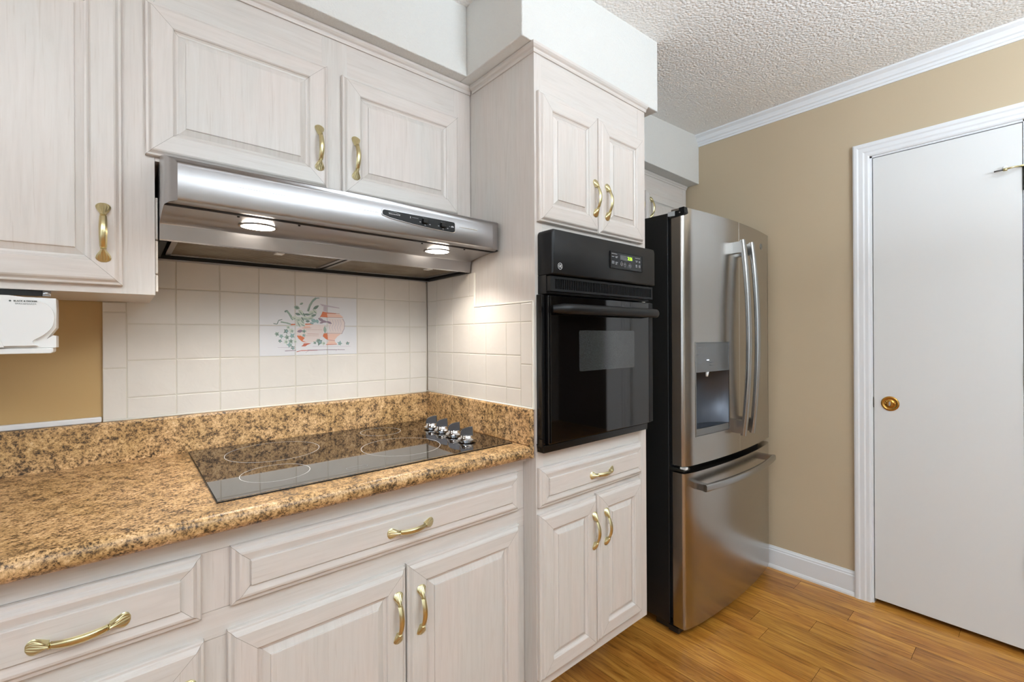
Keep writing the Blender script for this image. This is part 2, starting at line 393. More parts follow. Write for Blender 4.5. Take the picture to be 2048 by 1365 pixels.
# ------------------------------------------------------------------ brass bow pull (long axis z, out = -y)
def pull_mesh():
    m = MB(); H = .0625
    # ridged bar
    pts = []; rr = []
    for i in range(17):
        t = -1+2*i/16; z = t*.033; y = -.0225+.0095*t*t
        pts.append((0, y, z)); rr.append(.0046+.0008*(1-t*t))
    n = 16; R = []
    for i, (p, r) in enumerate(zip(pts, rr)):
        q = []
        for k in range(n):
            a_ = 2*math.pi*k/n; rk = r*(1+.10*math.cos(6*a_)); q.append((p[0]+rk*1.15*math.cos(a_), p[1]+rk*.75*math.sin(a_), p[2]))
        R.append(q)
    m.rings(R)
    for s in (-1, 1):
        # collar
        for dz in (.0325, .0355):
            m.tube([(0, -.0125, s*(dz-.0012)), (0, -.0122, s*dz), (0, -.0118, s*(dz+.0012))], [.0046, .0058, .0046], 12, 0, .8, (0, 1, 0))
        # fluted shell
        NT, NS = 12, 28; top = []
        for i in range(NT+1):
            t = i/NT; wd = .0042+.0086*math.sin(min(1, t*1.35)*math.pi/2)**1.3
            if t > .62: wd *= math.sqrt(max(0, 1-((t-.62)/.40)**2))
            z = .0355+t*(H-.0355); row = []
            base = -.0125*(1-t)**1.1-.0010
            for j in range(NS+1):
                u = -1+2*j/NS
                crown = .0052*(1-.25*t)*(1-u*u)*math.sin(math.pi*min(1, .35+t*.62))
                rib = .0010*t**.6*(1-abs(u)**4)*math.cos(u*math.pi*5.5)*min(1, 2.4*(1-t)+.15)
                row.append((u*wd, base*(1-.5*u*u)-crown-rib, s*z))
            top.append(row)
        for A, B in zip(top, top[1:]):
            for j in range(NS): m.face([A[j], A[j+1], B[j+1], B[j]], None, 0, True)
        # skirt to the wood
        edge = [r[0] for r in top]+top[-1][1:-1]+[r[-1] for r in top[::-1]]+top[0][1:-1][::-1]
        low = [(x*.9, 0, z) for x, y, z in edge]
        for i in range(len(edge)):
            j = (i+1) % len(edge); m.face([edge[i], edge[j], low[j], low[i]], None, 0, True)
    o = m.build('handle', 'brass', smooth_angle=60); me = o.data; bpy.data.objects.remove(o); return me
PULL = pull_mesh()
def pull(parent, x, z, y, horiz=False):
    o = bpy.data.objects.new('handle', PULL); COL.objects.link(o); o.parent = parent
    o.location = (x, y, z)
    if horiz: o.rotation_euler = (0, math.pi/2, 0)
    return o

# ------------------------------------------------------------------ raised-panel fronts, facing -y
DOOR_P = [(0, 0), (0, .0095), (.0015, .0120), (.0055, .0125), (.0075, .0145), (.0105, .0185), (.0135, .0200), (.0490, .0200), (.0515, .0180), (.0525, .0150), (.0560, .0125), (.0600, .0118)]
DRAW_P = [(0, 0), (0, .0085), (.0020, .0115), (.0075, .0122), (.0105, .0160), (.0135, .0192), (.0175, .0198), (.0250, .0180), (.0310, .0165), (.0330, .0162)]
def front(name, parent, x0, x1, z0, z1, yf, kind='door'):
    P = DOOR_P if kind == 'door' else DRAW_P
    m = MB(); g = .00035
    def corner(i, d): return [(x0+d, z0+d), (x1-d, z0+d), (x1-d, z1-d), (x0+d, z1-d)][i]
    for side in range(4):
        a, b = side, (side+1) % 4; o = random.random()*9; dd = 0; horiz = side % 2 == 0
        for (d0, h0), (d1, h1) in zip(P, P[1:]):
            def pt(i, d, h, s):
                cx, cz = corner(i, d)
                if horiz: cx += s*g
                else: cz += s*g
                return (cx, yf-h, cz)
            sg = 1 if side in (0, 1) else -1
            L = math.hypot(d1-d0, h1-h0)
            pts = [pt(a, d0, h0, sg), pt(b, d0, h0, -sg), pt(b, d1, h1, -sg), pt(a, d1, h1, sg)]
            ua = [(q[0] if horiz else q[2]) for q in pts]
            m.face(pts, [(ua[0]+o, dd+o), (ua[1]+o, dd+o), (ua[2]+o, dd+L+o), (ua[3]+o, dd+L+o)], 0); dd += L
    # joint backing
    e = P[-1][0]
    m.box(x0+.001, x1-.001, yf-.0085, yf-.0005, z0+.001, z1-.001, mi=1)
    for (d, hh) in ((0, 0),):
        pass
    # panel
    if kind == 'door': Q = [(e-.001, .0112), (.0600, .0112), (.0735, .0165), (.0740, .0190), (.0755, .0195)]
    else: Q = [(e-.001, .0150), (.0330, .0150), (.0332, .0208), (.0342, .0218)]
    o = random.random()*9
    def uvp(p): return (p[2]+o, p[0]+o) if kind == 'door' else (p[0]+o, p[2]+o)
    for (d0, h0), (d1, h1) in zip(Q, Q[1:]):
        for i in range(4):
            j = (i+1) % 4; A, B, C_, D = corner(i, d0), corner(j, d0), corner(j, d1), corner(i, d1)
            pts = [(A[0], yf-h0, A[1]), (B[0], yf-h0, B[1]), (C_[0], yf-h1, C_[1]), (D[0], yf-h1, D[1])]
            m.face(pts, [uvp(p) for p in pts], 0)
    d, hh = Q[-1]; pts = [(c[0], yf-hh, c[1]) for c in (corner(i, d) for i in range(4))]
    m.face(pts, [uvp(p) for p in pts], 0)
    # mitre backing slivers
    k = .0009
    for i in range(4):
        for (d0, h0), (d1, h1) in zip(P, P[1:]):
            c0, c1 = corner(i, d0), corner(i, d1); s1, s2 = (1 if i in (0, 3) else -1), (1 if i in (0, 1) else -1)
            a0, a1 = (c0[0]-s1*0+s1*k, c0[1]), (c0[0], c0[1]+s2*k); b0, b1 = (c1[0]+s1*k, c1[1]), (c1[0], c1[1]+s2*k); r = .0006
            hA, hB = max(0, h0-r), max(0, h1-r)
            m.face([(a0[0], yf-hA, a0[1]), (a1[0], yf-hA, a1[1]), (b1[0], yf-hB, b1[1]), (b0[0], yf-hB, b0[1])], None, 1)
    return m.build(name, ['wood', 'joint'], parent, merge=False)

CROWN = [(0, 0), (-.004, 0), (-.006, .004), (-.0065, .009), (-.011, .012), (-.015, .017), (-.016, .024), (0, .024)]
# upper cabinet, left of the hood: bottom drops lower
uc = thing('wall_cabinet', 'tall pale pickled wood wall cabinet at the left edge, above the white can opener', 'cabinet')
YU = 1.310
m = MB(); m.box(-.90, .055, YU+.019, YB-.002, 1.338, 2.109); m.build('body', 'wood', uc)
m = MB(); m.box(-.004, .055, YU, YU+.019, 1.338, 2.109).box(-.44, -.40, YU, YU+.019, 1.338, 2.109).box(-.90, -.86, YU, YU+.019, 1.338, 2.109)
m.box(-.86, -.004, YU+.0004, YU+.019, 1.338, 1.375, 'x').box(-.86, -.004, YU+.0004, YU+.019, 1.98, 2.109, 'x'); m.build('face_frame', 'wood', uc)
d = front('door', uc, -.424, -.001, 1.354, 2.004, YU); pull(d, -.0315, 1.4635, YU-.020)
d = front('door', uc, -.865, -.430, 1.354, 2.004, YU)
m = MB(); m.prism([(YU+p[0], 2.085+p[1]) for p in CROWN], 'x', -.90, .056); m.build('crown_moulding', 'wood', uc)
# tile edging on its side
te = MB()
for z0, z1 in ((1.346, 1.384), (1.387, 1.462), (1.465, 1.560)):
    te.box(.0555, .0605, YU+.003, YU+.021, z0, z1)
tag(te.build('tile_edging', 'tile', bevel=.0015), 'narrow strip of cream edge tiles between the left wall cabinet and the hood', 'tile')

# cabinet over the hood
hc = thing('wall_cabinet', 'short pale pickled wood wall cabinet with two doors above the steel range hood', 'cabinet')
MB().box(.0555, .928, YU+.019, YB-.002, 1.642, 2.109, 'x').build('body', 'wood', hc)
m = MB(); m.box(.0555, .0700, YU+.0005, YU+.019, 1.642, 2.109).box(.425, .495, YU+.0005, YU+.019, 1.642, 2.109).box(.862, .928, YU+.0005, YU+.019, 1.642, 2.109)
m.box(.07, .862, YU+.001, YU+.019, 1.642, 1.668, 'x').box(.07, .862, YU+.001, YU+.019, 1.97, 2.109, 'x'); m.build('face_frame', 'wood', hc)
d = front('door', hc, .0385, .4365, 1.651, 1.997, YU); pull(d, .4100, 1.7595, YU-.020)
d = front('door', hc, .4765, .8720, 1.648, 1.990, YU); pull(d, .5115, 1.7560, YU-.020)
m = MB(); m.prism([(YU+p[0], 2.085+p[1]) for p in CROWN], 'x', .0565, .927); m.build('crown_moulding', 'wood', hc)

# tall oven cabinet
YT = .985; TX0, TX1 = .930, 1.503
tc = thing('oven_cabinet', 'full-height pale wood cabinet that frames the black wall oven', 'cabinet')
m = MB()
for a0 in (TX0, TX1-.018): m.prism([(YT+.019, .186), (YT+.185, .186), (YT+.185, .002), (YB-.002, .002), (YB-.002, 2.109), (YT+.019, 2.109)], 'x', a0, a0+.018)
m.box(TX0+.018, TX1-.018, YT+.03, YB-.01, .19, .21, 'x').box(TX0+.018, TX1-.018, YT+.02, YB-.01, .866, .884, 'x').box(TX0+.018, TX1-.018, YT+.02, YB-.01, 1.565, 1.58, 'x').box(TX0+.018, TX1-.018, YB-.02, YB-.005, .19, 2.10)
m.build('body', 'wood', tc)
m = MB(); m.box(TX0, TX0+.030, YT, YT+.019, .185, 2.109).box(TX1-.045, TX1, YT, YT+.019, .185, 2.109)
for z0, z1 in ((.185, .235), (.69, .75), (.835, .91), (1.548, 1.60), (1.955, 2.109)): m.box(TX0+.030, TX1-.045, YT+.0005, YT+.019, z0, z1, 'x')
m.build('face_frame', 'wood', tc)
MB().box(TX0+.018, TX1-.018, YT+.186, YT+.200, .002, .188, 'x').build('toe_kick', 'wood', tc)
for nm, a0, a1, b0, b1, kd, pl in (('door', .9385, 1.2115, 1.583, 1.972, 'door', (1.188, 1.695)), ('door', 1.2150, 1.4740, 1.583, 1.972, 'door', (1.250, 1.6935)),
        ('drawer', .9345, 1.4560, .730, .848, 'draw', (1.213, .785)), ('door', .9325, 1.1945, .216, .709, 'door', (1.1745, .600)), ('door', 1.1980, 1.4525, .222, .713, 'door', (1.2355, .598))):
    d = front(nm, tc, a0, a1, b0, b1, YT, kd); pull(d, pl[0], pl[1], YT-(.020 if kd == 'door' else .0205), kd == 'draw')
m = MB()
for (q0, h0), (q1, h1) in zip(CROWN, CROWN[1:]):
    C0 = [(TX1+.004, YT+q0, 2.085+h0), (TX0+q0, YT+q0, 2.085+h0), (TX0+q0, 1.294, 2.085+h0)]; C1 = [(TX1+.004, YT+q1, 2.085+h1), (TX0+q1, YT+q1, 2.085+h1), (TX0+q1, 1.294, 2.085+h1)]
    for k in (0, 1):
        ix = 0 if k == 0 else 1; pts = [C0[k], C0[k+1], C1[k+1], C1[k]]; m.face(pts, [(p[ix], p[2]) for p in pts])
m.face([(TX1+.004, YT+q, 2.085+h) for q, h in CROWN])
m.build('crown_moulding', 'wood', tc)

# cabinet over the fridge
fc = thing('wall_cabinet', 'pale wood wall cabinet partly hidden above the stainless fridge', 'cabinet')
YC = 1.431
MB().box(1.508, 2.625, YC+.019, YB-.002, 1.79, 2.151, 'x').build('body', 'wood', fc)
m = MB(); m.box(1.508, 1.55, YC, YC+.019, 1.79, 2.151).box(2.13, 2.20, YC, YC+.019, 1.79, 2.151).box(2.585, 2.625, YC, YC+.019, 1.79, 2.151)
m.box(1.55, 2.585, YC+.0005, YC+.019, 1.79, 1.82, 'x').box(1.55, 2.585, YC+.0005, YC+.019, 2.02, 2.151, 'x'); m.build('face_frame', 'wood', fc)
d = front('door', fc, 2.180, 2.600, 1.802, 2.040, YC); pull(d, 2.213, 1.944, YC-.020)
d = front('door', fc, 1.535, 2.150, 1.802, 2.040, YC); pull(d, 2.117, 1.944, YC-.020)
m = MB(); m.prism([(YC+p[0]*.8, 2.130+p[1]*.85) for p in CROWN], 'x', 1.510, 2.625); m.build('crown_moulding', 'wood', fc)

# base cabinet
bc = thing('base_cabinet', 'long pale wood base cabinet with drawers and doors under the speckled worktop', 'cabinet')
YBF = 1.040; BX0, BX1 = -.86, .929
MB().box(BX0, BX1, YBF+.019, YB-.004, .10, .872, 'x').build('body', 'wood', bc)
m = MB(); jt = .0004
for z0, z1 in ((.10, .14), (.662, .716), (.831, .862)): m.box(BX0, BX1, YBF, YBF+.019, z0+jt, z1-jt, 'x')
for x0, x1 in ((BX0, -.80), (-.285, -.205), (.100, .165), (.880, BX1)):
    for z0, z1 in ((.14, .662), (.716, .831)): m.box(x0, x1, YBF, YBF+.019, z0+jt, z1-jt)
    m.box(x0+.001, x1-.001, YBF+.001, YBF+.0185, .13, .84, mi=1)
m.box(BX0, BX1, YBF-.012, YBF+.019, .862, .875, 'x')
m.build('face_frame', ['wood', 'joint'], bc)
MB().box(BX0, BX1, YBF+.08, YBF+.095, .005, .10, 'x').build('toe_kick', 'wood', bc)
d = front('drawer', bc, .1565, .9010, .7175, .8330, YBF, 'draw'); pull(d, .5375, .7700, YBF-.0212, True)
d = front('drawer', bc, -.2190, .1095, .7100, .8310, YBF, 'draw'); pull(d, -.0550, .7625, YBF-.0212, True)
d = front('drawer', bc, -.8000, -.2700, .7100, .8310, YBF, 'draw'); pull(d, -.5350, .7700, YBF-.0212, True)
d = front('door', bc, .1505, .5275, .125, .6715, YBF); pull(d, .5025, .5600, YBF-.020)
d = front('door', bc, .5310, .9015, .125, .6760, YBF); pull(d, .5650, .5560, YBF-.020)
d = front('door', bc, -.2190, .1130, .125, .6695, YBF); pull(d, .0870, .5510, YBF-.020)
d = front('door', bc, -.8000, -.5370, .125, .6695, YBF); pull(d, -.5630, .5560, YBF-.020)
d = front('door', bc, -.5330, -.2700, .125, .6695, YBF); pull(d, -.5070, .5560, YBF-.020)

# worktop
wt = thing('countertop', 'brown and tan speckled granite-look worktop with matching upstand', 'countertop')
nose = [(1.588, .876), (1.010, .876), (1.000, .877), (.9905, .882), (.985, .890), (.984, .900), (.987, .908), (.993, .9125), (1.002, .9145), (1.010, .9140), (1.588, .9140)]
m = MB(); m.prism(nose, 'x', -.88, .914, smooth=False); m.build('worktop', 'granite', wt, smooth_angle=40)
m = MB(); m.box(.9143, .927, .987, 1.588, .878, .9138); m.build('worktop_end', 'granite', wt, bevel=.004)
m = MB(); m.prism([(1.5885, .876), (1.5885, .9143), (1.590, 1.014), (1.593, 1.020), (1.611, 1.020), (1.611, .876)], 'x', -.88, .927); m.build('backsplash_upstand', 'granite', wt)
m = MB(); m.prism([(.927, .9145), (.914, .9145), (.911, .9165), (.911, 1.020), (.914, 1.024), (.927, 1.024)], 'y', .990, 1.588); m.build('side_upstand', 'granite', wt)

# tiles
def tile_set(m, a0, a1, b0, b1, fn, mi=0, t=.006):
    g = .0008; e = .0022
    L0 = [(a0+g, b0+g, 0), (a1-g, b0+g, 0), (a1-g, b1-g, 0), (a0+g, b1-g, 0)]
    L1 = [(p[0], p[1], t*.6) for p in L0]
    L2 = [(a0+g+e, b0+g+e, t), (a1-g-e, b0+g+e, t), (a1-g-e, b1-g-e, t), (a0+g+e, b1-g-e, t)]
    L15 = [(a0+g+e*.3, b0+g+e*.3, t*.9), (a1-g-e*.3, b0+g+e*.3, t*.9), (a1-g-e*.3, b1-g-e*.3, t*.9), (a0+g+e*.3, b1-g-e*.3, t*.9)]
    for A, B in ((L0, L1), (L1, L15), (L15, L2)):
        for i in range(4):
            j = (i+1) % 4; m.face([fn(*A[i]), fn(*A[j]), fn(*B[j]), fn(*B[i])], None, mi, False)
    m.face([fn(*p) for p in L2], None, mi)
tb = thing('tile_backsplash', 'cream wall tiles behind the cooktop with a painted picture panel', 'tiles')
cols = [.006, .114, .220, .325, .432, .535, .640, .746, .849, .9225]; rows = [1.0225, 1.079, 1.180, 1.280, 1.381, 1.4855, 1.60]
TYB = 1.6165
fb = lambda a, b, t: (a, TYB-t, b)
m = MB(); mu = MB()
for i in range(len(cols)-1):
    for j in range(len(rows)-1):
        top = min(rows[j+1], 1.60)
        ca0 = .0625 if (i == 0 and rows[j] >= 1.33) else cols[i]
        if i == 0 and j == 3: pass
        if 3 <= i <= 5 and 2 <= j <= 3: tile_set(mu, cols[i], cols[i+1], rows[j], top, fb, t=.0064)
        else: tile_set(m, ca0, cols[i+1], rows[j], top, fb)
for z0, z1 in ((1.0225, 1.160), (1.160, 1.311), (1.311, 1.337)): tile_set(m, -.043, .006, z0, z1, fb)
m.build('wall_tiles', 'tile', tb)
MB().box(-.042, .9225, TYB-.0046, YB-.0005, 1.0215, 1.337).box(.0615, .9225, TYB-.0046, YB-.0005, 1.337, 1.60).build('grout', 'grout', tb)
mur = mu.build('picture_tiles', 'mural_tile', tb); mur['label'] = 'six glossy white tiles painted with a terracotta bowl of ivy and a striped vase'
ts = thing('tile_backsplash', 'cream tiles on the side of the oven cabinet, stepping down to the right', 'tiles')
ys = [1.605, 1.531, 1.422, 1.317, 1.2865]; fs = lambda a, b, t: (TX0-.0015-t*.8, a, b)
m = MB(); zr = [1.0262, 1.079, 1.181, 1.284, 1.381, 1.462]
def srow(yl, z0, z1):
    for y1, y0 in zip(yl, yl[1:]): tile_set(m, y0, y1, z0, z1, fs)
srow([1.605, 1.531, 1.422, 1.317, 1.2865], 1.381, 1.462)
srow([1.605, 1.531, 1.422, 1.2865], 1.284, 1.381); srow([1.2865, 1.043, .993], 1.284, 1.342)
srow([1.605, 1.531, 1.422, 1.317, 1.219, 1.112, 1.043], 1.181, 1.284); srow([1.605, 1.531, 1.422, 1.317, 1.219, 1.112, 1.043], 1.079, 1.181); srow([1.605, 1.531, 1.422, 1.317, 1.219, 1.112, 1.043], 1.0262, 1.079)
srow([1.043, .993], 1.155, 1.284); srow([1.043, .993], 1.0262, 1.155)
m.build('wall_tiles', 'tile', ts)
MB().box(TX0-.0051, TX0-.0004, .994, 1.604, 1.026, 1.340).box(TX0-.0051, TX0-.0004, 1.2875, 1.604, 1.340, 1.462).build('grout', 'grout', ts)
m = MB(); m.box(TX0-.0068, TX0-.0004, .990, 1.2865, 1.3425, 1.3475).box(TX0-.0068, TX0-.0004, 1.281, 1.2862, 1.3475, 1.462).box(TX0-.0068, TX0-.0004, .9875, .9925, 1.022, 1.3425)
m.build('edge_bead', 'caulk', ts, bevel=.001)
m = MB(); m.tube([(-.042, 1.6085, 1.0222), (.922, 1.6085, 1.0222)], .0028, 8); m.build('caulk_line', 'caulk', tb)
m = MB(); m.tube([(.9215, 1.607, 1.0255), (.9215, .992, 1.0255)], .0026, 8)
m.tube([(.9225, 1.6095, 1.024), (.9225, 1.6095, 1.455)], .0014, 6, upv=(1, 0, 0))
m.build('caulk_line', 'caulk', ts)
tr = MB().box(-.88, -.0445, 1.6065, 1.6195, 1.0202, 1.0345).build('trim_4', 'trim_white', bevel=.003); struct(tr)

# painting on the picture tiles: thin glaze shapes lying on the tile faces
ART = {'green': (152, 170, 158), 'dkgreen': (118, 136, 128), 'teal': (144, 172, 172), 'pale': (204, 211, 198), 'mauve': (196, 186, 196), 'dkmauve': (152, 134, 146), 'orange': (208, 120, 84),
       'peach': (230, 194, 178), 'pink': (226, 212, 207), 'red': (192, 108, 88), 'rust': (186, 140, 128)}
for k, c in ART.items(): flat('glaze_'+k, c, .12)
xs_ = [(70, .325), (770, .432), (1405, .535), (1990, .640)]
def amap(cx, cy):
    for (a0, b0), (a1, b1) in zip(xs_, xs_[1:]):
        if cx <= a1 or a1 == 1990: X = b0+(cx-a0)/(a1-a0)*(b1-b0); break
    return (X, 1.28+(690-cy)*.1/(628-(cx-70)/1920*62))
art = {k: MB() for k in ART}; layer = [0]
def shape(col, pts):
    layer[0] += 1; yy = TYB-.00655-layer[0]*2.2e-6
    art[col].face([(p[0], yy, p[1]) for p in (amap(*q) for q in pts)])
def leaf(col, cx, cy, L, W, ang):
    ca_, sa = math.cos(ang), math.sin(ang); P = []
    for u, v in ((0, 0), (.25, .8), (.55, 1), (.8, .6), (1, 0), (.8, -.6), (.55, -1), (.25, -.8)):
        P.append((cx+(u-.5)*L*ca_-v*W/2*sa, cy+(u-.5)*L*sa+v*W/2*ca_))
    shape(col, P)
def ivy(col, cx, cy, s, ang):
    P = []
    for k in range(15):
        a_ = ang+2*math.pi*k/15; r = s*(.98, .66, .60)[k % 3]*(1.12 if k == 0 else .94 if k < 4 or k > 11 else .74); P.append((cx+r*math.cos(a_), cy+r*math.sin(a_)))
    shape(col, P)
def stroke(col, pts, wd):
    for (x0, y0), (x1, y1) in zip(pts, pts[1:]):
        L = math.hypot(x1-x0, y1-y0) or 1; nx, ny = -(y1-y0)/L*wd/2, (x1-x0)/L*wd/2
        shape(col, [(x0+nx, y0+ny), (x1+nx*.8, y1+ny*.8), (x1-nx*.8, y1-ny*.8), (x0-nx, y0-ny)])
# vase
shape('mauve', [(1255, 245), (1640, 318), (1640, 335), (1300, 290)]); shape('mauve', [(1330, 290), (1400, 300), (1395, 400), (1325, 385)])
shape('orange', [(1310, 400), (1410, 420), (1600, 430), (1560, 445), (1420, 440), (1410, 520), (1270, 510), (1240, 540), (1290, 450)])
shape('peach', [(1400, 440), (1640, 450), (1700, 500), (1720, 515), (1410, 510)]); stroke('rust', [(1400, 430), (1640, 435)], 9); stroke('rust', [(1410, 515), (1700, 518)], 9)
shape('pink', [(1420, 530), (1710, 530), (1745, 620), (1735, 730), (1690, 830), (1430, 830)]); stroke('dkmauve', [(1700, 540), (1740, 620), (1730, 740), (1680, 850)], 9)
for x in range(1450, 1700, 50): stroke('mauve', [(x, 560), (x+26, 640), (x-8, 720), (x+18, 800)], 8)
shape('orange', [(1330, 840), (1400, 835), (1420, 975), (1370, 950), (1310, 900)]); shape('peach', [(1410, 845), (1670, 845), (1600, 900), (1540, 975), (1415, 975)]); stroke('rust', [(1400, 835), (1690, 838)], 9)
stroke('red', [(1420, 975), (1550, 985)], 10); stroke('red', [(1430, 1020), (1560, 1025)], 9); shape('peach', [(1430, 990), (1540, 990), (1600, 1065), (1380, 1075)]); stroke('red', [(1380, 1065), (1580, 1060)], 12)
# bowl
shape('pink', [(950, 665), (1345, 665), (1340, 760), (1310, 880), (1240, 960), (1120, 1020), (1000, 1035), (900, 1000), (830, 930), (790, 850), (800, 760)])
shape('peach', [(950, 690), (1060, 690), (1050, 740), (920, 740)]); stroke('orange', [(680, 670), (770, 665)], 26); stroke('rust', [(900, 740), (1080, 735)], 8); stroke('rust', [(1000, 855), (1230, 858)], 8); stroke('rust', [(960, 770), (1300, 768)], 5); stroke('rust', [(960, 890), (1230, 892)], 6)
stroke('orange', [(960, 660), (1110, 655)], 24)
shape('orange', [(795, 890), (870, 890), (950, 935), (905, 990), (1000, 1035), (900, 1010), (830, 950)]); shape('red', [(930, 1045), (1080, 1040), (1000, 1075), (960, 1105), (880, 1105), (920, 1070)])
# foliage
stroke('green', [(1015, 400), (1050, 290), (1110, 190), (1180, 130)], 46); stroke('teal', [(1100, 210), (1180, 135), (1245, 130)], 20); stroke('dkgreen', [(1020, 400), (1060, 300)], 20)
leaf('dkgreen', 1175, 320, 150, 60, -.6); leaf('green', 800, 330, 120, 80, .3); leaf('dkgreen', 800, 330, 70, 40, .5); leaf('green', 890, 250, 80, 44, -.5)
stroke('dkgreen', [(560, 420), (600, 390), (640, 440), (700, 560)], 34); stroke('green', [(600, 400), (670, 480), (720, 580)], 40); stroke('dkgreen', [(340, 655), (410, 665), (440, 590), (510, 570)], 16); stroke('green', [(480, 620), (600, 640), (680, 665)], 30)
for cx, cy, L, W, an in ((770, 540, 150, 90, .2), (880, 430, 150, 90, .9), (830, 560, 150, 100, -.3), (960, 540, 180, 90, .1), (900, 600, 150, 80, .9), (1060, 530, 150, 80, -.3), (1080, 430, 150, 90, -.5), (830, 650, 150, 90, 1.1), (910, 670, 110, 70, .5), (1150, 400, 120, 80, .8)): leaf('pale', cx, cy, L, W, an); leaf('green', cx+8, cy+W*.22, L*.8, W*.3, an); stroke('dkgreen', [(cx-L*.45*math.cos(an), cy-L*.45*math.sin(an)), (cx+L*.45*math.cos(an), cy+L*.45*math.sin(an))], 5)
for cx, cy, L, W, an in ((820, 460, 110, 50, .3), (1000, 465, 130, 44, .1), (1130, 480, 120, 50, -.3), (1010, 600, 90, 50, 0), (940, 470, 90, 34, 1.1), (910, 560, 110, 30, 1.1)): leaf('dkgreen', cx, cy, L, W, an)
for cx, cy, L, W, an in ((1130, 590, 120, 80, .4), (1200, 600, 90, 60, 1.2), (1090, 640, 90, 40, .2)): leaf('teal', cx, cy, L, W, an)
for cx, cy, L, W, an in ((1280, 570, 150, 60, .5), (1340, 600, 130, 50, .2), (1440, 620, 120, 44, .4), (860, 800, 120, 60, -.2), (1300, 620, 120, 40, -.3)): leaf('dkmauve', cx, cy, L, W, an)
leaf('green', 1355, 770, 150, 60, 1.5)
for i, (cx, cy, s) in enumerate(((400, 860, 62), (490, 900, 58), (590, 800, 66), (700, 800, 76), (600, 930, 66), (700, 900, 70), (460, 1000, 48), (580, 1010, 66), (680, 1000, 66), (660, 1080, 70), (720, 1140, 56), (760, 1010, 50), (930, 800, 56), (930, 880, 46), (1250, 1010, 84), (1330, 1040, 60), (1150, 1035, 44), (1640, 1045, 60), (1790, 1040, 48), (620, 720, 60), (1210, 980, 50))):
    ivy(('green', 'teal', 'dkgreen', 'pale')[i % 4], cx, cy, s, .5+i); ivy(('dkgreen', 'green', 'teal', 'green')[i % 4], cx+6, cy+4, s*.5, 1+i)
stroke('mauve', [(420, 1130), (780, 1128)], 8); stroke('dkmauve', [(560, 1200), (780, 1185)], 14); stroke('red', [(790, 1215), (880, 1190), (1200, 1180)], 14); stroke('dkmauve', [(1000, 1180), (1380, 1170), (1740, 1168)], 13); stroke('mauve', [(1100, 1105), (1860, 1100)], 7); stroke('mauve', [(960, 1235), (1020, 1200)], 8); stroke('mauve', [(1560, 1195), (1620, 1150)], 8)
m = MB(); keys = list(ART)
for i, k in enumerate(keys):
    for f, uvs in zip(art[k].f, art[k].uv): m.face([art[k].v[q] for q in f], uvs, i)
m.build('painted_glaze', ['glaze_'+k for k in keys], mur, merge=False)

# ------------------------------------------------------------------ range hood
rh = thing('range_hood', 'stainless steel under-cabinet range hood with two lit lamps above the cooktop', 'range hood')
def interp(T, y):
    if y <= T[0][0]: return T[0][1]
    for (a, b), (c, d) in zip(T, T[1:]):
        if y <= c: return b+(y-a)/(c-a)*(d-b)
    return T[-1][1]
XLt = [(1.12, .083), (1.140, .071), (1.165, .0645), (1.35, .0625), (1.62, .062)]
XRt = [(1.12, .878), (1.130, .905), (1.145, .919), (1.2, .9215), (1.62, .9215)]
def hs(y, z): return [(interp(XLt, y), y, z), (interp(XRt, y), y, z)]
outer = [(1.605, 1.640), (1.30, 1.640), (1.287, 1.6475), (1.24, 1.636), (1.16, 1.612), (1.135, 1.601), (1.124, 1.594), (1.12, 1.585), (1.12, 1.522), (1.122, 1.517), (1.128, 1.514), (1.165, 1.517), (1.165, 1.540), (1.186, 1.540), (1.186, 1.5165), (1.245, 1.5110), (1.296, 1.503), (1.300, 1.4995), (1.306, 1.466), (1.309, 1.4635), (1.313, 1.4655), (1.317, 1.500)]
m = MB(); 
for (a, b) in zip(outer, outer[1:]):
    A, B = hs(*a), hs(*b); m.face([A[0], A[1], B[1], B[0]], None, 0, False)
# sides, split in y strips
def lower(y):
    T = [(1.12, 1.515), (1.165, 1.514), (1.2, 1.515), (1.25, 1.5105), (1.298, 1.500), (1.309, 1.4635), (1.62, 1.4580)]
    return interp(T, y)
def upper(y):
    T = [(1.12, 1.588), (1.124, 1.594), (1.135, 1.601), (1.16, 1.612), (1.24, 1.636), (1.287, 1.6475), (1.30, 1.640), (1.62, 1.640)]
    return interp(T, y)
yy = [1.12, 1.124, 1.13, 1.135, 1.14, 1.145, 1.16, 1.165, 1.2, 1.24, 1.287, 1.298, 1.309, 1.35, 1.605]
for T in (XLt, XRt):
    for a, b in zip(yy, yy[1:]):
        xa, xb = interp(T, a), interp(T, b)
        m.face([(xa, a, lower(a)), (xb, b, lower(b)), (xb, b, upper(b)), (xa, a, upper(a))], None, 0, False)
# rear flange and top inner faces
m.box(.063, .9205, 1.584, 1.605, 1.4585, 1.4605)
m.build('shell', 'hood_steel', rh, smooth_angle=35)
MB().box(.075, .915, 1.320, 1.590, 1.497, 1.501).box(.064, .078, 1.32, 1.592, 1.464, 1.50).box(.912, .9205, 1.32, 1.592, 1.464, 1.50).box(.064, .9205, 1.586, 1.600, 1.4606, 1.50).build('inner_tray', 'vent_black', rh)
for x0, x1, tx in ((.088, .500, .318), (.508, .905, .770)):
    m = MB(); m.box(x0+.012, x1-.012, 1.330, 1.577, 1.473, 1.480); fo = m.build('filter', 'filter', rh)
    m = MB(); m.box(x0, x0+.012, 1.322, 1.581, 1.470, 1.484).box(x1-.012, x1, 1.322, 1.581, 1.470, 1.484).box(x0, x1, 1.322, 1.332, 1.470, 1.484).box(x0, x1, 1.575, 1.581, 1.470, 1.484)
    m.build('filter_frame', 'hood_steel', fo)
    MB().box(tx-.010, tx+.010, 1.318, 1.346, 1.4630, 1.4665).build('pull_tab', 'plastic_white', fo)
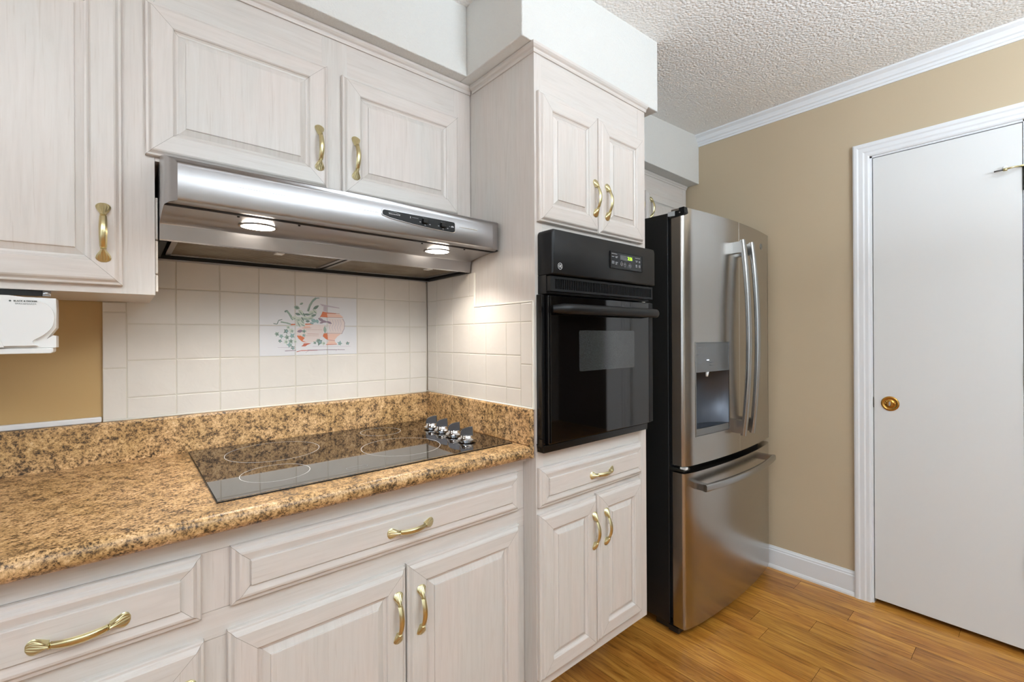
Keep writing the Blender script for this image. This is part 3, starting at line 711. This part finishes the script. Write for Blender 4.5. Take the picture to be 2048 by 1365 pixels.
for lx, ly in HOOD_LAMPS:
    zc = 1.5090; m = MB(); m.lathe((lx, ly, zc), [(.042, .002), (.042, -.0012), (.0385, -.0022), (.0365, -.0012), (.0365, .001)], 40, cap=False)
    lr = m.build('lamp', 'hood_steel', rh, smooth_angle=50)
    m = MB(); m.lathe((lx, ly, zc), [(.0365, -.0010), (.028, -.0020), (.012, -.0026), (.001, -.0026)], 40); m.build('lamp_glass', 'lamp_glow', lr)
for sx in (.20, .33, .67, .82):
    m = MB(); m.lathe((sx, 1.192, 1.5155), [(.003, .002), (.003, -.001), (.001, -.0018)], 10); m.build('screw', 'vent_black', rh)
MB().box(.182, .503, 1.1188, 1.1203, 1.5625, 1.5640).build('groove_line', 'chrome', rh); MB().box(.752, .818, 1.1188, 1.1203, 1.5625, 1.5640).build('groove_line', 'chrome', rh)
# control panel
def panel_outline(dx=0):
    P = []
    x0, x1 = .513-dx, .735+dx
    P += [(x0+.006, 1.5725+dx), (x1-.006, 1.5725+dx), (x1-.0015, 1.571+dx), (x1, 1.567), (x1, 1.549), (x1-.0015, 1.545-dx), (x1-.008, 1.543-dx)]
    for k in range(1, 12):
        t = k/12; P.append((x1-.008-t*(x1-x0-.012), 1.543-dx+.014*t**1.8))
    P += [(x0+.002, 1.559-dx*.5), (x0, 1.563), (x0, 1.5685), (x0+.002, 1.5715+dx)]
    return P
m = MB(); m.prism(panel_outline(.0018), 'y', 1.1170, 1.121); m.build('control_bezel', 'chrome', rh)
m = MB(); m.prism(panel_outline(), 'y', 1.1155, 1.1175); cp = m.build('control_panel', 'black_plastic', rh)
for kx, kz in ((.637, 1.5605), (.695, 1.5585)):
    m = MB(); m.box(kx-.0085, kx+.0085, 1.1075, 1.1157, kz-.0065, kz+.0065); m.build('slide_switch', 'vent_black', cp, bevel=.0018)
yt = 1.1152
m = MB()
# swoosh emblem
for k in range(10):
    t = k/10; t2 = (k+1)/10; f = lambda t: (.528+.034*t, 1.5655+.004*math.sin(math.pi*t)); a_, b_ = f(t), f(t2); m.face([(a_[0], yt, a_[1]), (b_[0], yt, b_[1]), (b_[0], yt, b_[1]+.0006), (a_[0], yt, a_[1]+.0006)])
for k in range(7): m.box(.530+k*.0047, .5335+k*.0047, yt, yt+.0004, 1.5628, 1.5652)
m.box(.597, .616, yt, yt+.0004, 1.5644, 1.5650); m.lathe((.592, yt+.0002, 1.5642), [(.0012, 0), (.0012, .0003)], 10, 'y'); m.box(.5912, .5928, yt, yt+.0004, 1.5615, 1.567)
for kx, kz in ((.637, 1.5605), (.695, 1.5585)):
    for dx, dz in ((-.015, -.004), (0, -.0105), (.015, -.007)): m.box(kx+dx-.0022, kx+dx+.0022, yt, yt+.0004, kz+dz-.0009, kz+dz+.0009)
    m.box(kx-.007, kx+.007, yt, yt+.0004, kz+.0078, kz+.0084)
m.prism([(.721, 1.5565), (.731, 1.5565), (.7305, 1.5595), (.7275, 1.5612), (.7240, 1.5610), (.7215, 1.5590)], 'y', yt, yt+.0004); m.lathe((.7170, yt+.0002, 1.5585), [(.001, 0), (.001, .0003)], 8, 'y')
m.build('printed_marks', 'print_grey', cp, merge=False)

# ------------------------------------------------------------------ cooktop
ck = thing('cooktop', 'black glass ceramic cooktop set into the speckled worktop under the hood', 'cooktop')
m = MB(); m.box(.139, .899, 1.058, 1.578, .9142, .9190); m.build('glass_top', 'cooktop', ck)
m = MB(); m.box(.1375, .9005, 1.0565, 1.5795, .9141, .9162); m.build('edge_frame', 'black_trim', ck)
for cx, cy, r in ((.322, 1.420, .119), (.274, 1.190, .075), (.664, 1.470, .066), (.620, 1.231, .113)):
    m = MB(); n = 96; ri = r-.0011
    for k in range(n):
        a0, a1 = 2*math.pi*k/n, 2*math.pi*(k+1)/n
        m.face([(cx+ri*math.cos(a0), cy+ri*math.sin(a0), .91915), (cx+r*math.cos(a0), cy+r*math.sin(a0), .91915), (cx+r*math.cos(a1), cy+r*math.sin(a1), .91915), (cx+ri*math.cos(a1), cy+ri*math.sin(a1), .91915)])
    m.build('burner_ring', 'ring_white', ck)
m = MB(); cx, cy, w_, h_ = .437, 1.105, .026, .010
for s in (0, 1):
    for k in range(24):
        a0, a1 = math.pi*k/24, math.pi*(k+1)/24
        P = lambda a_, q: (cx+(w_-h_+q*math.sin(a_) if s else -(w_-h_)-q*math.sin(a_)), cy+q*math.cos(a_), .91915)
        m.face([P(a0, h_), P(a1, h_), P(a1, h_-.0009), P(a0, h_-.0009)])
m.box(cx-w_+h_, cx+w_-h_, cy+h_-.0009, cy+h_, .9190, .91915).box(cx-w_+h_, cx+w_-h_, cy-h_, cy-h_+.0009, .9190, .91915)
m.build('logo_outline', 'print_soft', ck)
for kx, ky in ((.822, 1.402), (.820, 1.330), (.814, 1.247), (.802, 1.158)):
    z0 = .9192; m = MB(); m.lathe((kx, ky, z0), [(.020, 0), (.020, .002), (.0275, .0045), (.0275, .007), (.0225, .011), (.0205, .0145), (.0195, .0185), (.0175, .0200), (.001, .0200)], 36)
    kb = m.build('knob', 'chrome', ck, smooth_angle=40)
    m = MB(); an = math.radians(-38); cu_, su_ = math.cos(an), math.sin(an)
    prof = [(-.0205, .013), (-.0185, .030), (-.0150, .036), (-.0060, .0410), (.0080, .0445), (.0165, .0455), (.0185, .0440), (.0205, .013)]
    R = [[(kx+u*cu_-v*su_, ky+u*su_+v*cu_, z0+z) for u, z in prof for v in (sg*(.0075-.09*(z-.013)),)] for sg in (-1, 1)]
    m.bridge(R[0], R[1], 0, False); m.face(R[0], None, 1); m.face(R[1], None, 1)
    m.build('grip', ['chrome', 'knob_dark'], kb, bevel=.0012)

# ------------------------------------------------------------------ wall oven
ov = thing('wall_oven', 'black built-in wall oven with glass door and green clock, set in the tall cabinet', 'oven')
def rrect(x0, x1, z0, z1, rs, n=5):
    P = []
    for (cx, cz, r, a0) in ((x1-rs[1], z1-rs[1], rs[1], 0), (x0+rs[0], z1-rs[0], rs[0], 90), (x0+rs[2], z0+rs[2], rs[2], 180), (x1-rs[3], z0+rs[3], rs[3], 270)):
        for k in range(n+1):
            a_ = math.radians(a0+90*k/n); P.append((cx+r*math.cos(a_), cz+r*math.sin(a_)))
    return P
MB().box(.965, 1.455, .990, 1.50, .912, 1.55).build('oven_body', 'fridge_black', ov)
m = MB(); m.box(.9420, 1.470, .950, .9845, 1.366, 1.420).build('vent_housing', 'black_plastic', ov)
m = MB(); R = []
for y, i in ((.984, 0), (.931, 0), (.9265, .0015), (.924, .0045)):
    R.append([(p[0], y, p[1]) for p in rrect(.9415+i, 1.4745-i, 1.4205+i, 1.5535-i, (.014, .012, .003, .003))])
m.rings(R); pc = m.build('control_panel', 'black_plastic', ov, smooth_angle=40)
vg = MB(); vg.box(.944, 1.472, .934, .951, 1.3725, 1.3795).box(.944, 1.472, .934, .951, 1.4095, 1.4160).box(.944, .962, .934, .951, 1.3795, 1.4095).box(1.462, 1.472, .934, .951, 1.3795, 1.4095)
for k in range(62): x = .964+k*.00806; vg.box(x, x+.0034, .936, .951, 1.3795, 1.4095)
vg.build('vent_grille', 'black_plastic', ov)
MB().box(.960, 1.463, .9485, .9499, 1.379, 1.410).build('vent_shadow', 'vent_black', ov)
# display
dx0, dx1, dz0, dz1 = 1.2135, 1.3870, 1.4650, 1.5170
m = MB(); m.box(dx0, dx1, .9225, .9243, dz0, dz1); dp = m.build('display_panel', 'black_trim', pc)
m = MB(); m.box(dx0-.004, dx1+.003, .9212, .9243, dz1, dz1+.0022).box(dx1, dx1+.003, .9212, .9243, dz0, dz1).box(dx0-.004, dx0, .9212, .9243, dz0, dz1).box(dx0-.004, dx1+.003, .9212, .9243, dz0-.002, dz0)
m.build('display_bezel', 'black_plastic', pc)
MB().box(1.262, 1.333, .9221, .9224, 1.4945, 1.5105).build('clock_window', 'oven_window', dp)
text_mesh('clock_digits', '2:26', .0150, 'display_green', dp, face_south(1.317, .9219, 1.5025, 1.0), bold=.0003)
m = MB(); yd = .9221
def dashrow(x, z, n, wd=.0035, gp=.0012, h=.0016):
    for k in range(n): m.box(x+k*(wd+gp), x+k*(wd+gp)+wd, yd, yd+.0003, z, z+h)
dashrow(1.2165, 1.5105, 6, .0042, .0008, .0014); dashrow(1.2175, 1.5010, 3); dashrow(1.2365, 1.5020, 3); dashrow(1.2375, 1.4985, 2)
dashrow(1.2175, 1.4855, 3); dashrow(1.2175, 1.4820, 3); dashrow(1.2175, 1.4785, 3); dashrow(1.2365, 1.4835, 3); dashrow(1.2375, 1.4800, 2); dashrow(1.2365, 1.4765, 2)
dashrow(1.348, 1.5085, 6, .0042, .0008, .0014); dashrow(1.350, 1.4995, 3); dashrow(1.352, 1.4960, 2); dashrow(1.369, 1.4985, 2); dashrow(1.369, 1.4950, 2)
for z in (1.4850, 1.4815, 1.4780): dashrow(1.351, z, 2); dashrow(1.369, z, 2, .004)
def ringp(cx, cz, rx, rz, tk=.0009, point=0):
    n = 24
    for k in range(n):
        q = []
        for kk, e in ((k, 0), (k+1, 0), (k+1, tk), (k, tk)):
            a_ = 2*math.pi*kk/n; s_ = math.sin(a_); ex = point*max(0, s_*math.copysign(1, point))**6*.0035
            q.append((cx+(rx-e)*math.cos(a_), yd, cz+(rz-e)*s_+ex))
        m.face(q)
ringp(1.2705, 1.4810, .0060, .0058, point=1); ringp(1.2880, 1.4810, .0060, .0058, point=-1); ringp(1.3170, 1.4790, .0072, .0072, point=0)
dashrow(1.2688, 1.4802, 1); dashrow(1.2863, 1.4802, 1); dashrow(1.3128, 1.4780, 2, .0036, .0008, .002)
m.build('printed_marks', 'print_grey', dp, merge=False)
def monogram(parent, x, y, z, r):
    m = MB(); n = 32
    for R0, R1 in ((r, r*.88),):
        for k in range(n):
            a0, a1 = 2*math.pi*k/n, 2*math.pi*(k+1)/n
            m.face([(x+R0*math.cos(a0), y, z+R0*math.sin(a0)), (x+R0*math.cos(a1), y, z+R0*math.sin(a1)), (x+R1*math.cos(a1), y, z+R1*math.sin(a1)), (x+R1*math.cos(a0), y, z+R1*math.sin(a0))])
    for c in range(4):      # little curls inside the ring
        ac = math.pi/4+c*math.pi/2; ccx, ccz = x+.66*r*math.cos(ac), z+.66*r*math.sin(ac)
        for k in range(10):
            a0, a1 = ac+math.pi*.5+k*.34, ac+math.pi*.5+(k+1)*.34; q0, q1 = .16*r, .10*r
            m.face([(ccx+q0*math.cos(a0), y, ccz+q0*math.sin(a0)), (ccx+q0*math.cos(a1), y, ccz+q0*math.sin(a1)), (ccx+q1*math.cos(a1), y, ccz+q1*math.sin(a1)), (ccx+q1*math.cos(a0), y, ccz+q1*math.sin(a0))])
    e = m.build('emblem', 'print_bright', parent, merge=False)
    text_mesh('emblem_letters', 'GE', r*1.05, 'print_bright', parent, face_south(x, y, z), bold=.0001)
monogram(pc, .9740, .9236, 1.4455, .0098)
# door
m = MB(); m.box(.9500, 1.4870, .9500, .9845, .9200, 1.3620); dr = m.build('door', 'black_trim', ov, bevel=.003)
m = MB(); m.box(.9545, 1.4620, .9445, .9502, .9240, 1.3600); m.build('door_glass', 'oven_glass', dr, bevel=.001)
m = MB(); m.box(1.4640, 1.4880, .9440, .9520, .9250, 1.3590); m.build('door_edge_trim', 'black_plastic', dr, bevel=.002)
m = MB(); m.prism(rrect(1.0800, 1.3720, 1.1300, 1.2580, (.006,)*4), 'y', .9441, .9450); m.build('window', 'oven_window', dr)
m = MB(); pts = []; rr = []
for i in range(21):
    t = i/20; x = .955+t*(1.487-.955); e = min(t, 1-t)
    pts.append((x, .9050+.030*math.exp(-e*26), 1.3200)); rr.append(.0125 if e > .01 else .0090)
m.tube(pts, rr, 20, 0, 1.25); m.build('door_handle', 'black_plastic', dr, smooth_angle=50)
m = MB(); m.box(.9345, 1.4700, .9560, .9848, .8960, .9180).box(.9345, .9480, .9620, .9848, .9180, 1.3640); fr = m.build('frame', 'black_trim', ov, bevel=.0015)
for z in (1.325, 1.112, .925): MB().box(.9300, .9350, .958, .972, z-.012, z+.012).build('side_clip', 'black_trim', fr)

# ------------------------------------------------------------------ refrigerator
fg = thing('refrigerator', 'stainless french-door refrigerator with black sides and bottom freezer drawer', 'refrigerator')
FX0, FX1, FT = 1.730, 2.600, 1.762
def fy(x):
    t = (x-(FX0+FX1)/2)/((FX1-FX0)/2); return .9505-.0300*(1-t*t)+(.006 if abs(t) > .97 else 0)
MB().box(FX0, FX1, 1.024, 1.60, .040, 1.752).build('case', 'fridge_black', fg, bevel=.003)
MB().box(FX0+.012, FX1-.012, 1.008, 1.0245, .06, 1.745).build('gasket', 'gasket', fg)
MB().box(FX0+.02, FX1-.02, 1.03, 1.10, .005, .0405).box(FX0+.001, FX0+.06, .985, 1.03, .012, .034).build('base_grille', 'fridge_black', fg)
def fdoor(name, x0, x1, z0, z1, hole=None):
    ny = 14; xs = sorted(set([x0+(x1-x0)*i/ny for i in range(ny+1)]+([hole[0], hole[1]] if hole else [])))
    zs = [z0, z1] if not hole else [z0, hole[2], hole[3], z1]
    m = MB()
    rad = .012
    def yf(x):
        e = min(x-x0, x1-x); return fy(x)+(rad-math.sqrt(max(0, rad*rad-(rad-e)**2)) if e < rad and (abs(x0-FX0) < .001 and x-x0 < rad or abs(x1-FX1) < .001 and x1-x < rad) else 0)
    xs = sorted(set(xs+([x0+.002, x0+.005, x0+.008, x0+rad] if abs(x0-FX0) < .001 else [])+([x1-.002, x1-.005, x1-.008, x1-rad] if abs(x1-FX1) < .001 else [])))
    for xa, xb in zip(xs, xs[1:]):
        for za, zb in zip(zs, zs[1:]):
            if hole and xa >= hole[0]-1e-6 and xb <= hole[1]+1e-6 and za >= hole[2]-1e-6 and zb <= hole[3]+1e-6: continue
            m.face([(xa, yf(xa), za), (xb, yf(xb), za), (xb, yf(xb), zb), (xa, yf(xa), zb)], None, 0, True)
    bk = 1.008
    for z in (z0, z1): m.face([(x, yf(x), z) for x in xs]+[(x1, bk, z), (x0, bk, z)], None, 0)
    for x in (x0, x1): m.face([(x, yf(x), z0), (x, bk, z0), (x, bk, z1), (x, yf(x), z1)], None, 0)
    m.face([(x0, bk, z0), (x1, bk, z0), (x1, bk, z1), (x0, bk, z1)], None, 0)
    return m.build(name, 'fridge_steel', fg, smooth_angle=32)
SX = 2.166; H = (1.800, 2.058, .822, 1.211)
dl = fdoor('door', FX0, SX-.0018, .706, FT, H); drr = fdoor('door', SX+.0018, FX1, .706, FT)
fz = fdoor('freezer_drawer', FX0, FX1, .040, .676)
dl['label'] = 'left stainless door with the water dispenser'; fz['label'] = 'stainless freezer drawer with a horizontal handle'
MB().box(SX-.0022, SX+.0022, 0.9203, .932, .707, FT-.001).build('door_edge', 'chrome', drr)
# dispenser
hx0, hx1, hz0, hz1 = H; ydp = fy(1.93)
m = MB(); m.prism([(hx0+.001, fy(hx0)+.001), (hx1-.001, fy(hx1)+.001), (hx1-.001, 1.0), (hx0+.001, 1.0)], 'z', 1.086, hz1-.001); m.build('dispenser_panel', 'disp_grey', dl)
for xa, xb, z in ((1.815, 1.850, 1.190), (1.815, 1.850, 1.160), (1.815, 1.850, 1.125), (1.905, 1.935, 1.124), (1.905, 1.930, 1.114)):
    MB().box(xa, xb, fy(xa)-.0006, fy(xa)+.003, z, z+.0010).build('panel_mark', 'disp_recess', dl)
MB().box(1.880, 1.896, fy(1.89)-.0008, fy(1.89)+.002, 1.134, 1.138).build('indicator_light', 'led_white', dl)
m = MB(); n = 16
arc = [(hx0+(hx1-hx0)*k/n, fy(hx0+(hx1-hx0)*k/n)+.001+.072*math.sin(math.pi*k/n)**.6) for k in range(n+1)]
for p, q in zip(arc, arc[1:]): m.face([(p[0], p[1], hz0+.03), (q[0], q[1], hz0+.03), (q[0], q[1], 1.086), (p[0], p[1], 1.086)], None, 0, True)
m.face([(p[0], p[1], hz0+.03) for p in arc]); m.face([(p[0], p[1], 1.086) for p in arc])
m.build('dispenser_recess', 'disp_recess', dl)
m = MB(); m.prism([(hx0+.001, fy(hx0)+.001), (1.93, fy(1.93)-.001), (hx1-.001, fy(hx1)+.001), (hx1-.001, .99), (hx0+.001, .99)], 'z', hz0+.001, hz0+.029); m.build('drip_tray', 'disp_grey', dl)
m = MB(); m.tube([(1.895, .940, 1.086), (1.895, .942, 1.066)], [.007, .005], 12, upv=(1, 0, 0)); m.build('nozzle', 'plastic_white', dl)
m = MB(); t_ = .0028
for a0, a1, b0, b1 in ((hx0-t_, hx0, hz0-t_, hz1+t_), (hx1, hx1+t_, hz0-t_, hz1+t_)): m.box(a0, a1, fy(a0)-.0022, fy(a0)+.005, b0, b1)
for b in (hz0-t_, hz1):
    for k in range(8):
        xa, xb = hx0+(hx1-hx0)*k/8, hx0+(hx1-hx0)*(k+1)/8; m.prism([(xa, fy(xa)-.002), (xb, fy(xb)-.002), (xb, fy(xb)+.005), (xa, fy(xa)+.005)], 'z', b, b+t_)
m.build('dispenser_frame', 'handle_steel', dl)
# handles
def bar(path, wx, wy, wz_axis, parent, name='handle'):
    m = MB(); R = []; P = [Vector(p) for p in path]
    for i, p in enumerate(P):
        t = (P[min(i+1, len(P)-1)]-P[max(i-1, 0)]).normalized(); a_ = Vector((1, 0, 0)) if wz_axis == 'v' else Vector((0, 0, 1)); b_ = t.cross(a_).normalized()
        ring = []
        for k in range(16):
            q = 2*math.pi*k/16; c_, s_ = math.cos(q), math.sin(q)
            ring.append(p+a_*wx/2*abs(c_)**.6*math.copysign(1, c_)+b_*wy/2*abs(s_)**.6*math.copysign(1, s_))
        R.append(ring)
    m.rings(R); return m
def vhandle(xc, parent):
    path = []
    for i in range(25):
        t = -1+2*i/24; path.append((xc, .858+.026*t*t, 1.230+.438*t))
    m = bar(path, .032, .022, 'v', parent); R = None
    for z0, z1 in ((.800, .858), (1.612, 1.662)):
        m.box(xc-.016, xc+.014, .882, fy(xc)+.002, z0, z1)
    return m.build('handle', 'handle_steel', parent, smooth_angle=45)
vhandle(2.118, dl); vhandle(2.212, drr)
path = []
for i in range(25):
    t = -1+2*i/24; path.append((2.143+.358*t, .868+.030*t*t, .622))
m = bar(path, .030, .020, 'h', fz)
for xa, xb in ((1.786, 1.815), (2.470, 2.499)): m.box(xa, xb, .898, fy(xa)+.003, .609, .635)
m.build('handle', 'handle_steel', fz, smooth_angle=45)
m = MB(); m.lathe((2.446, fy(2.446)+.001, 1.688), [(.015, -.001), (.015, .002), (.0135, .0028), (.001, .0028)], 28, 'y'); bd = m.build('emblem', 'disp_grey', drr)
# hinge covers
m = MB(); m.prism([(1.021, 1.736), (1.021, 1.7530), (.990, 1.7535), (.990, 1.7335)], 'x', FX0-.005, FX0+.05); m.build('hinge_plate', 'zinc', fg)
m = MB(); m.prism([(.990, 1.7325), (.990, 1.752), (.972, 1.753), (.972, 1.7625), (.950, 1.7635), (.948, 1.740), (.955, 1.731), (.99, 1.7275), (1.02, 1.7265), (1.02, 1.731)], 'x', FX0-.003, FX0+.06); m.build('hinge_cover', 'black_plastic', fg)
m = MB(); m.lathe((FX0-.003, .968, 1.743), [(.003, 0), (.003, .0015)], 10, 'x'); m.build('hinge_screw', 'chrome', fg)
MB().box(FX0-.0015, FX0+.05, .958, 1.024, .683, .694).build('middle_hinge', 'hinge_grey', fg, bevel=.002)
MB().box(FX0+.002, FX0+.022, .9515, .975, .693, .702).build('hinge_cap', 'plastic_white', fg)

# ------------------------------------------------------------------ under-cabinet can opener
co = thing('can_opener', 'white under-cabinet can opener hanging below the left wall cabinet', 'can opener')
ox1, oy = -.1045, 1.302; ox0 = -.345
out = [(ox0, 1.222), (ox1+.0005, 1.222), (ox1+.0005, 1.2455), (ox1-.004, 1.247), (ox1-.013, 1.2395), (ox1-.011, 1.243), (ox1+.0005, 1.262), (ox1+.001, 1.300), (ox1+.0005, 1.3215), (ox0, 1.3260)]
m = MB(); m.prism(out, 'y', oy, 1.350); bd = m.build('body', 'plastic_white', co, bevel=.0025)
# curved front face
cur = [(x_-.0035, z_) for x_, z_ in [(ox0, 1.2245), (-.120, 1.2245), (-.133, 1.2290), (-.133, 1.2370), (-.118, 1.2460), (-.104, 1.2640), (-.1015, 1.2850), (-.106, 1.3010), (-.117, 1.3130), (-.135, 1.3205), (-.165, 1.3242), (ox0, 1.3258)]]
def chaikin(P):
    Q = []
    for i in range(len(P)):
        a_, b_ = P[i], P[(i+1) % len(P)]
        if i in (0,) or i == len(P)-1 or i == len(P)-2: Q += [a_] if i else [a_]; continue
        Q += [(a_[0]*.75+b_[0]*.25, a_[1]*.75+b_[1]*.25), (a_[0]*.25+b_[0]*.75, a_[1]*.25+b_[1]*.75)]
    return Q
cur = chaikin(chaikin(cur))
m = MB(); m.prism(cur, 'y', oy-.009, oy+.002); m.build('front_cover', 'plastic_white', bd, bevel=.003)
m = MB(); m.prism([(-.174, 1.2235), (-.182, 1.2500), (-.192, 1.2780), (-.203, 1.3000), (-.212, 1.3000), (-.204, 1.2780), (-.197, 1.2500), (-.191, 1.2235)], 'y', oy-.0105, oy-.006); m.build('ridge', 'plastic_white', bd, bevel=.001)
m = MB(); m.prism([(ox0, 1.2805), (-.206, 1.2805), (-.200, 1.2660), (-.193, 1.2450), (-.187, 1.2255), (ox0, 1.2255)], 'y', oy-.0095, oy-.0075); m.build('lever_recess', 'plastic_white', bd)
m = MB(); m.lathe((-.212, oy-.008, 1.2700), [(.0155, 0), (.0155, .006), (.013, .010), (.001, .0108)], 28, 'y'); m.build('cutter_dome', 'plastic_shade', bd)
MB().box(-.235, -.198, oy-.014, oy-.008, 1.2775, 1.2810).build('cutter_plate', 'handle_steel', bd)
m = MB(); m.prism([(ox0, 1.2105), (ox1-.007, 1.2105), (ox1-.0035, 1.2135), (ox1-.0035, 1.2215), (ox0, 1.2215)], 'y', oy-.003, 1.350); m.build('tray', 'plastic_white', co, bevel=.0015)
m = MB(); m.box(ox0, -.125, oy+.02, oy+.035, 1.3265, 1.3375); m.build('mounting_bracket', 'black_trim', co)
m = MB(); m.tube([(-.120, oy+.024, 1.3265), (-.120, oy+.024, 1.3378)], .007, 12, upv=(1, 0, 0)); m.build('mounting_screw', 'chrome', co)
text_mesh('lettering', 'BLACK & DECKER', .0040, 'print_dark', bd, face_south(-.1455, oy-.0094, 1.3135, 1.0), bold=.00010)
text_mesh('lettering', 'SPACEMAKER', .0046, 'print_soft', bd, face_south(-.1450, oy-.0094, 1.3082, 1.05))
m = MB(); m.lathe((-.1660, oy-.0091, 1.3136), [(.0017, 0), (.0017, .0003)], 6, 'y'); m.build('logo_mark', 'print_dark', bd)
